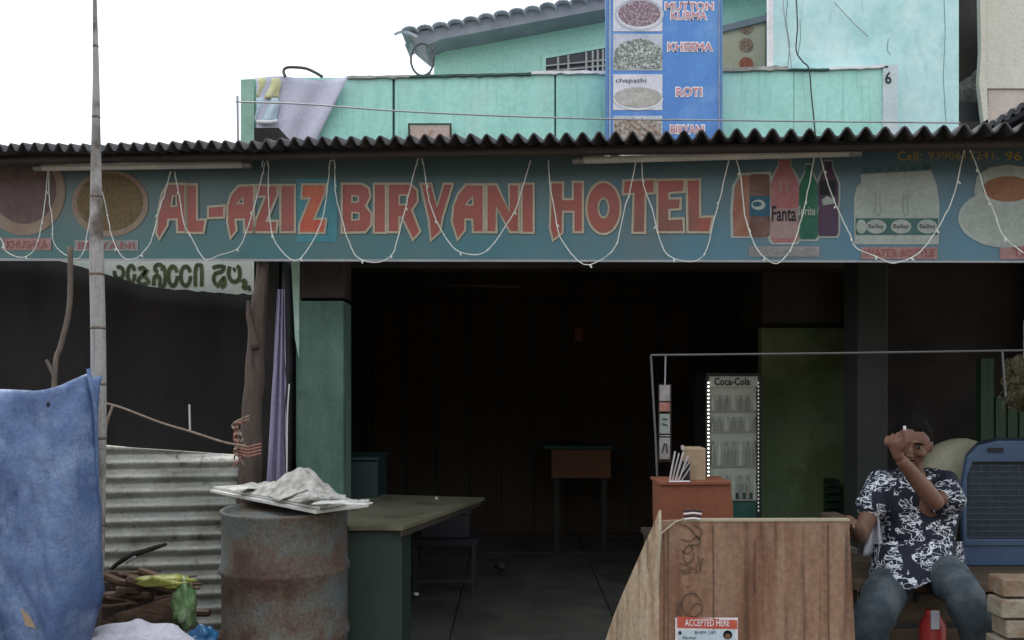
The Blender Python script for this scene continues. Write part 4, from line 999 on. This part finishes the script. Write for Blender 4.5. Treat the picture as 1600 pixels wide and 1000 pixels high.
# inner desk behind the board
ds = thing('inner_desk', 'dark desk hidden behind the plywood counter front', 'desk', (.95,3.5,0))
MB().box(.54,1.26,3.23,3.72,.83,.85).build('desktop', 'dark_brown', ds)
for x in (.55,1.2):
    for y in (3.25,3.66): MB().box(x,x+.04,y,y+.04,0,.83).build('leg', 'dark_brown', ds)
cbx = thing('orange_carton', 'orange brown cardboard carton on the counter left end', 'box', (.66,3.5,.85))
b = MB(); b.prism([P(1032,757,3.42), P(1142,757,3.42), P(1146,795,3.42), P(1146,843,3.42), P(1033,843,3.42)], (0,.2,0)); b.build('carton_body', 'cardboard_orange', cbx, bevel=.004)
b = MB(); b.prism([P(1030,754,3.41), P(1143,753,3.41), P(1143,757,3.41), P(1030,758,3.41)], (0,.22,0)); b.build('carton_lid', 'cardboard_orange', cbx)
b = MB(); b.pbox(1074, 1103, 700, 753, 3.5, .1); tag(b.build('brown_packet', 'cardboard', bevel=.006), 'plain brown packet standing on the orange carton', 'packet')
wr = thing('wire_holder', 'small wire holder of papers and straws on the orange carton', 'holder', P(1060,754,3.45))
MB().tube([P(1046,753,3.44), P(1078,753,3.44)], .005, 6).build('base_wire', 'white', wr)
for (x0,y0,x1,y1,r_) in ((1046,752,1055,705,.0035),(1050,752,1061,708,.003),(1055,752,1068,706,.004),(1060,752,1075,712,.0035),(1067,703,1066,696,.006),(1058,750,1077,722,.002),(1064,752,1079,730,.002)):
    MB().tube([P(x0,y0,3.44), P(x1,y1,3.44)], r_, 6).build('straw', 'bars', wr)
b = MB(); b.pbox(1066, 1078, 722, 752, 3.46, .04); b.build('blue_packet', 'navy_dark', wr)
gl = thing('folded_spectacles', 'black and white folded spectacles on the counter edge', 'spectacles', P(1083,813,3.2))
for i, (y, m) in enumerate(((799,'p_black'),(803,'letter_white'),(807,'p_black'),(811,'letter_white'))):
    MB().tube([P(1067+i,y,3.19), P(1083,y-1.5,3.185), P(1097-i,y,3.19)], .0035, 6).build('temple', m, gl)
# sachet strip and thin frame
mf = thing('metal_frame', 'thin pale metal frame rising over the counter towards the right edge', 'frame', P(1300,552,3.6))
MB().tube([P(1017,555,3.6), P(1300,552,3.6), P(1700,546,3.6)], .0042, 6).build('top_rail', 'rail_grey', mf)
MB().tube([P(1017,555,3.6), P(1024,680,3.6), P(1030,815,3.6), P(1031,1130,3.6)], .0042, 6).build('upright', 'rail_grey', mf)
MB().tube([P(1566,549,3.6), P(1571,620,3.6)], .0042, 6).build('upright', 'rail_grey', mf)
MB().tube([P(1680,546,3.6), P(1680,1130,3.6)], .0042, 6).build('upright', 'rail_grey', mf)
sa = thing('sachet_strip', 'strip of hanging shop sachets at the left of the metal frame', 'sachets', P(1040,720,3.62))
MB().tube([P(1040,554,3.62), P(1039,602,3.62)], .003, 5).build('string', 'wire_grey', sa)
for (y0,y1,m) in ((602,627,'pale_strip'),(629,643,'rope_red'),(647,678,'p_grey'),(680,682,'pale_strip'),(684,718,'pale_strip')):
    b = MB(); b.pbox(1031, 1047, y0, y1, 3.62, .012)
    b.build('sachet', m, sa, bevel=.003)
for l in [[(1035,708),(1038,694),(1041,694),(1043,708)],[(1035,655),(1043,655)],[(1035,662),(1043,665)]]: stroke('sachet_mark', flat(3.62), [l], 2, 'p_black', sa, .004)
b = MB(); b.pbox(1029, 1049, 600, 722, 3.64, .006); b.build('backing', 'dark_brown', sa)
nb = thing('hanging_net', 'brown tangled net bag hanging at the right edge', 'net bag', P(1590,650,4.3))
random.seed(4)
for i in range(46):
    x = random.uniform(1568,1625); y = random.uniform(556,642-abs(x-1600)*.6); pts = [(x,y),(x+random.uniform(-9,9),y+random.uniform(4,16)),(x+random.uniform(-9,9),y+random.uniform(8,24))]
    MB().tube([P(a_,b_,4.3+random.uniform(-.03,.03)) for a_,b_ in smoothpts(pts,3)], .0035, 4).build('net_strand', 'net', nb)
b = MB(); b.blob(P(1600,600,4.36), (.10,.05,.13), 14, 10, .5); b.build('net_content', 'net', nb, smooth=True)
MB().tube([P(1600,500,4.3), P(1600,560,4.3)], .003, 5).build('net_string', 'wire_grey', nb)

# ================================================================== PLATFORM, COOLER, BRICKS
pl = thing('wooden_platform', 'low wooden platform the man sits on', 'platform', (2.2,4.3,0))
xs0, xs1 = P(1338,0,4.0).x, 3.6
for i in range(5): MB().box(xs0, xs1, 3.98+i*.15, 4.12+i*.15, .515, .555).build('seat_plank', 'plank', pl, bevel=.004)
for i in range(3): MB().box(xs0+.02, xs1, 4.02, 4.05, .37-i*.16, .50-i*.16).build('front_plank', 'plank', pl, bevel=.004)
for x in (xs0, 2.4, xs1-.08):
    for y in (4.06, 4.6): MB().box(x, x+.06, y, y+.06, 0, .512).build('leg', 'plank', pl)
cl = thing('air_cooler', 'blue desert air cooler with square wire grille behind the man', 'air cooler', P(1580,890,4.35))
YA = 4.35; FA = flat(YA)
body = [(1506,884),(1504,760),(1512,715),(1530,696),(1560,689),(1640,689),(1668,700),(1680,760),(1680,884)]
inner = [(1511,843),(1511,745),(1520,722),(1660,722),(1664,735),(1664,843)]
L_ = [[Vector((x,y,0)) for x,y in l] for l in (body, inner)]
tri = tessellate_polygon(L_); b = MB(); pts = [P(p.x,p.y,YA) for l in L_ for p in l]; n = len(pts); n1 = len(body); n2 = len(inner)
vs = pts+[p+Vector((0,.03,0)) for p in pts]; f = [tuple(t) for t in tri]+[tuple(i+n for i in reversed(t)) for t in tri]
f += [(i,(i+1)%n1,(i+1)%n1+n,i+n) for i in range(n1)]+[(n1+i,n1+(i+1)%n2,n1+(i+1)%n2+n,n1+i+n) for i in range(n2)]
b.add(vs, f); b.build('front_panel', 'cooler_blue', cl, bevel=.004)
b = MB(); b.prism([P(x,y,YA+.03) for x,y in body], (.12,.25,0)); b.build('cabinet', 'cooler_grill', cl)
for i in range(11): x = 1519+i*14.4; MB().tube([P(x,724,YA+.01), P(x,842,YA+.01)], .0022, 5).build('grille_wire', 'grill_wire', cl)
for i in range(13): y = 728+i*9.3; MB().tube([P(1512,y,YA+.008), P(1663,y,YA+.008)], .0018, 5).build('grille_wire', 'grill_wire', cl)
b = MB(); b.pbox(1506, 1680, 846, 852, YA-.012, .012); b.build('trim', 'cooler_blue', cl)
b = MB(); b.pbox(1545, 1568, 700, 706, YA-.01, .01); b.build('handle', 'navy_dark', cl)
b = MB(); b.blob(P(1500,742,4.75), (.21,.14,.20), 24, 14, .05)
tag(b.build('beige_pot', 'beige_plastic', smooth=True), 'rounded beige plastic pot behind the blue cooler', 'pot')
b = MB(); b.box(2.2, 2.8, 4.65, 4.85, .557, 1.0); tag(b.build('crate_stand', 'dark_brown', bevel=.01), 'dark crate carrying the beige pot', 'crate')
bs = thing('brick_stack', 'short stack of dusty bricks at the lower right corner', 'bricks', P(1620,1170,3.45))
random.seed(8)
for r_ in range(9):
    zt = .70-r_*.078
    if zt < .07: break
    for c in range(2):
        x0 = P(1567,0,3.4).x+c*.225+random.uniform(-.008,.008)+(.0 if r_%2 else .012); y0 = 3.4+random.uniform(-.012,.012)
        MB().box(x0, x0+.215, y0, y0+.11, zt-.07, zt-.001).build('brick', 'brick', bs, bevel=.006)
cn = thing('red_canister', 'red canister with white label on the ground between the man\'s knees', 'canister', P(1457,1150,3.85))
c = P(1457,0,3.88); MB().lathe([(.05,0),(.055,.01),(.055,.40),(.03,.44),(.03,.46)], (c.x,c.y,0), 20).build('body', 'can_red', cn, smooth=True)
b = MB(); q = P(1455,965,3.82); b.box(q.x, q.x+.035, 3.818, 3.824, q.z-.05, q.z+.03); b.build('label', 'photo_grey', cn)

# ================================================================== MAN
def skin_mesh(nodes, edges, root, sub=2):
    me = bpy.data.meshes.new('sk'); me.from_pydata([n[0] for n in nodes], edges, [])
    o = bpy.data.objects.new('sk', me); C.objects.link(o)
    md = o.modifiers.new('s', 'SKIN'); md.use_smooth_shade = True
    for i, n in enumerate(nodes):
        sv = me.skin_vertices[0].data[i]; r_ = n[1]; sv.radius = r_ if isinstance(r_, tuple) else (r_, r_); sv.use_root = (i == root)
    m2 = o.modifiers.new('u', 'SUBSURF'); m2.levels = m2.render_levels = sub
    dg = bpy.context.evaluated_depsgraph_get(); em = bpy.data.meshes.new_from_object(o.evaluated_get(dg))
    vs = [v.co.copy() for v in em.vertices]; fs = [tuple(p.vertices) for p in em.polygons]
    bpy.data.objects.remove(o); bpy.data.meshes.remove(me); bpy.data.meshes.remove(em); return vs, fs
def chain(pts): return [(i, i+1) for i in range(len(pts)-1)]
pe = Vector(P(1432,868,4.15)); sp1 = P(1430,825,4.16); ch = P(1428,778,4.14); nb_ = P(1427,745,4.10); nk = P(1424,728,4.06); hd = P(1425,692,4.02)
shR = P(1376,757,4.15); shL = P(1482,757,4.12)
elR = P(1344,840,4.05); wrR = P(1326,812,3.76); elL = P(1467,792,3.88); wrL = P(1404,714,3.80)
hipL = P(1458,882,4.12); hipR = P(1402,893,4.12); knL = P(1508,930,3.68); knR = P(1358,976,3.70); anL = P(1560,1098,3.72); anR = P(1352,1112,3.78)
man = thing('person', 'seated man in navy patterned shirt and jeans, fist raised before his face', 'person', (pe.x, pe.y, 0))
def L3(a, c, t): return a.lerp(c, t)
allv = MB()
# arms (skin) full
vs, fs = skin_mesh([(ch,.09),(shL,.05),(L3(shL,elL,.5),.036),(L3(shL,elL,.75),.028),
                    (shR,.055),(L3(shR,elR,.5),.045),(elR,.037),(L3(elR,wrR,.3),.038),(L3(elR,wrR,.7),.03),(wrR,.024),(nb_,.055),(nk,.052),(L3(nk,hd,.6),.05),
                    (sp1,.09),(pe,.10)],
                   [(0,1),(1,2),(2,3),(0,4),(4,5),(5,6),(6,7),(7,8),(8,9),(0,10),(10,11),(11,12),(0,13),(13,14)], 14)
allv.add(vs, fs)
vs, fs = skin_mesh([(L3(elL,wrL,.0),.036),(L3(elL,wrL,.08),.041),(L3(elL,wrL,.3),.045),(L3(elL,wrL,.7),.035),(wrL,.027)], [(0,1),(1,2),(2,3),(3,4)], 0)
allv.add(vs, fs)
vs, fs = skin_mesh([(pe,.09),(hipL,.055),(L3(hipL,knL,.5),.06),(knL,.055),(L3(knL,anL,.4),.05),(anL,.035),(anL+Vector((.01,-.12,-.06)),.035),
                    (hipR,.055),(L3(hipR,knR,.5),.06),(knR,.055),(L3(knR,anR,.4),.05),(anR,.035),(anR+Vector((-.01,-.12,-.06)),.035)],
                   [(0,1),(1,2),(2,3),(3,4),(4,5),(5,6),(0,7),(7,8),(8,9),(9,10),(10,11),(11,12)], 0)
allv.add(vs, fs)
# head: turned to the man's right (picture left) and tipped down
HM = Matrix.Rotation(R(-28), 4, 'Z') @ Matrix.Rotation(R(14), 4, 'X') @ Matrix.Rotation(R(6), 4, 'Y')
def hp(x, y, z): return hd + (HM @ Vector((x, y, z))*1.07)          # face looks along -y
def hblob(c, r, seg=14, rings=10, mod=None):
    b = MB(); b.blob((0,0,0), (1,1,1), seg, rings); o = []
    for v in b.v:
        q = Vector((c[0]+v.x*r[0], c[1]+v.y*r[1], c[2]+v.z*r[2]))
        if mod: q = mod(q)
        o.append(hp(*q))
    return o, b.f
def headmod(q):
    if q.z < 0: q.x *= 1-.30*min(1,(-q.z/.11))**1.4; q.y = q.y*(1-.12*min(1,-q.z/.11)) - .012*min(1,-q.z/.11)
    if q.y < 0:                     # flatten the face, sink the eye sockets
        q.y *= .93
        for sx in (-1, 1):
            dd = ((q.x-sx*.030)/.020)**2+((q.z-.008)/.014)**2; q.y += .010*math.exp(-dd)
    return q
vs, fs = hblob((0,.005,.0), (.072,.090,.112), 40, 30, headmod); allv.add(vs, fs)
for c, r_ in (((0,-.090,-.012),(.011,.016,.022)), ((0,-.098,-.026),(.015,.011,.010)), ((0,-.080,-.055),(.023,.012,.006)), ((0,-.078,-.064),(.019,.012,.006)), ((0,-.066,-.090),(.024,.020,.018)),
              ((.073,.012,-.006),(.009,.018,.030)), ((-.073,.012,-.006),(.009,.018,.030)), ((.030,-.082,.026),(.022,.008,.006)), ((-.030,-.082,.026),(.022,.008,.006)),
              ((.042,-.062,-.022),(.02,.016,.018)), ((-.042,-.062,-.022),(.02,.016,.018))):
    vs, fs = hblob(c, r_, 12, 8); allv.add(vs, fs)
# hands
def hand(wr, palm_dir, side_dir, curls, thumb, sc=1.0, name=None):
    """palm_dir along hand, side_dir towards the thumb"""
    d = palm_dir.normalized(); s = (side_dir - d*side_dir.dot(d)).normalized(); n = d.cross(s)
    pc = wr+d*.05*sc
    b = MB()
    vs, fs = skin_mesh([(wr-d*.02,.023*sc),(wr+d*.02*sc,(.026*sc,.02*sc)),(wr+d*.05*sc,(.036*sc,.017*sc)),(wr+d*.078*sc,(.034*sc,.014*sc))], [(0,1),(1,2),(2,3)], 0)
    b.add(vs, fs)
    for k in range(4):
        off = s*(.030-.020*k)*sc; base = wr+d*.070*sc+off; ln = (.072,.080,.074,.058)[k]*sc; cu = curls[k]
        pts = [base-d*.02*sc, base]; a = 0; p = base
        for seg, fr_ in enumerate((.45,.32,.23)):
            a += cu*(.8,1.1,.9)[seg]; dv = d*math.cos(a)+n*math.sin(a); p = p+dv*ln*fr_; pts.append(p)
        vs, fs = skin_mesh([(q, (.0095-.0008*j)*sc) for j, q in enumerate(pts)], chain(pts), 0); b.add(vs, fs)
    tb_ = wr+d*.025*sc+s*.022*sc; pts = [tb_, tb_+(s*.55+d*.6).normalized()*.035*sc, tb_+(s*.55+d*.6).normalized()*.035*sc+thumb.normalized()*.032*sc, tb_+(s*.55+d*.6).normalized()*.035*sc+thumb.normalized()*.057*sc]
    vs, fs = skin_mesh([(q, (.014,.012,.0105,.009)[j]*sc) for j, q in enumerate(pts)], chain(pts), 0); b.add(vs, fs)
    return b, pts[-1]
hb, tipL = hand(wrL, Vector((-.035,-.01,.09)), Vector((.5,-.8,.3)), (1.35,1.4,1.45,1.5), Vector((-.10,-.02,.95)), 1.12)
allv.add(hb.v, hb.f)
hb, tipR = hand(wrR, Vector((-.05,-.10,.012)), Vector((-.8,.3,0)), (.35,.4,.42,.45), Vector((-.3,-.8,-.1)), 1.0)
allv.add(hb.v, hb.f)
body = allv.build('body', 'skin', man, smooth=True)
rm = body.modifiers.new('remesh', 'REMESH'); rm.mode = 'VOXEL'; rm.voxel_size = .0042; rm.use_smooth_shade = True
sm = body.modifiers.new('smooth', 'SMOOTH'); sm.factor = .5; sm.iterations = 2
for sx in (-1, 1):
    vs, fs = hblob((sx*.030,-.074,.008), (.011,.009,.008), 10, 8); b = MB(); b.add(vs, fs); b.build('eye', 'eye', body, smooth=True)
    vs, fs = hblob((sx*.030,-.0825,.008), (.005,.003,.005), 10, 6); b = MB(); b.add(vs, fs); b.build('iris', 'hair', body, smooth=True)
    vs, fs = hblob((sx*.031,-.0885,.028), (.019,.004,.0045), 10, 6); b = MB(); b.add(vs, fs); b.build('eyebrow', 'hair', body, smooth=True)
vs, fs = hblob((0,-.0905,-.0475), (.024,.005,.0045), 12, 6); b = MB(); b.add(vs, fs); b.build('moustache', 'hair', body, smooth=True)
# hair cap
def hairmod(q):
    q = headmod(q.copy())
    tt = max(0, min(1, (.055-q.y)/.115)); low = -.055+.138*tt*tt*(3-2*tt) + .006*noise.noise(q*45)
    q2 = q*(1+.035*noise.noise(q*60))
    if q.z < low: q2 = q*.90
    return q2
vs, fs = hblob((0,.008,.004), (.080,.098,.120), 48, 36, hairmod); b = MB(); b.add(vs, fs); b.build('hair', 'hair', man, smooth=True)
# shirt
mid = L3(shL, elL, .92); midR = L3(shR, elR, .66)
vs, fs = skin_mesh([(pe+Vector((0,-.03,-.01)),(.185,.165)),(sp1,(.185,.14)),(ch,(.19,.135)),(nb_+Vector((0,.02,.0)),(.075,.07)),
                    (shL,.085),(L3(shL,elL,.45)+Vector((.01,0,-.02)),.088),(P(1484,802,3.98),.084),(shR,.084),(L3(shR,elR,.3),.082),(midR,.078)],
                   [(0,1),(1,2),(2,3),(2,4),(4,5),(5,6),(2,7),(7,8),(8,9)], 0)
b = MB(); b.add(vs, fs)
for v in b.v:
    q = (v-pe)
    v += Vector((noise.noise(v*14), noise.noise(v*14+Vector((5,0,0))), noise.noise(v*14+Vector((0,9,0)))))*.008
sh = b.build('shirt', 'shirt', man, smooth=True)
rm = sh.modifiers.new('remesh', 'REMESH'); rm.mode = 'VOXEL'; rm.voxel_size = .008; rm.use_smooth_shade = True
b = MB(); cc = nb_+Vector((0,-.02,.012))
b.tube([cc+Vector((.062*math.cos(a_),.055*math.sin(a_),.018*math.sin(a_)+.0)) for a_ in [2*math.pi*k/18 - math.pi/2+.25 for k in range(17)]], .011, 8); b.build('collar', 'shirt', man, smooth=True)
# shirt tail over the lap
hemb = [(1358,900),(1370,918),(1384,934),(1404,930),(1425,922),(1450,910),(1478,900),(1500,894),(1509,888)]
def hemfn(u_, v_):
    k = u_*8; i = min(7, int(k)); t = k-i; bx_ = hemb[i][0]*(1-t)+hemb[i+1][0]*t; by = hemb[i][1]*(1-t)+hemb[i+1][1]*t
    c_ = abs(2*u_-1); tx = 1364+u_*139; x = tx+(bx_-tx)*v_; y = 846+(by-846)*v_
    return P(x, y, 3.965+.15*c_**2.5-.115*v_*(1-c_**3)-.012*math.sin(u_*17+v_*3)*(.3+v_))
MB().grid(hemfn, 40, 16).build('shirt_tail', 'shirt', man, smooth=True, solid=.005)
# jeans
kl2 = L3(knL, anL, .92); kr2 = L3(knR, anR, .92)
vs, fs = skin_mesh([(pe+Vector((0,.01,-.07)),(.14,.11)),(hipL,.10),(L3(hipL,knL,.5),.100),(knL,.084),(L3(knL,anL,.3),.078),(kl2,.062),
                    (hipR,.105),(L3(hipR,knR,.5),.100),(knR,.084),(L3(knR,anR,.3),.078),(kr2,.062)],
                   [(0,1),(1,2),(2,3),(3,4),(4,5),(0,6),(6,7),(7,8),(8,9),(9,10)], 0)
b = MB(); b.add(vs, fs)
for v in b.v: v += Vector((noise.noise(v*16), noise.noise(v*16+Vector((5,0,0))), noise.noise(v*22+Vector((0,9,0)))))*.012
jn = b.build('jeans', 'jeans', man, smooth=True)
for a_ in (anL, anR):
    b = MB(); q = a_+Vector((0,-.07,0)); b.box(q.x-.05, q.x+.05, q.y-.13, q.y+.12, .012, .035); b.build('slipper', 'foot_slipper', man, bevel=.012)
tag(MB().tube([tipL+Vector((0,-.004,-.008)), tipL+Vector((0,-.004,.012))], .006, 8).build('white_stub', 'letter_white', smooth=True), 'tiny white stub held in the man\'s raised fist', 'stub')
def wc(u_, v_):
    x = 1368+(u_-.5)*(10+22*v_)-4*v_; return P(x, 806+v_*62, 4.08-.02*math.sin(u_*9))
tag(MB().grid(wc, 12, 10).build('white_cloth', 'sack_white', smooth=True, solid=.004), 'white cloth hanging between counter and the man\'s elbow', 'cloth')
b = MB(); b.pbox(1296, 1326, 806, 850, 3.7, .12); tag(b.build('wooden_block', 'plank', bevel=.01), 'brown wooden block under the man\'s resting hand', 'block')
for o in list(bpy.data.objects):
    pass
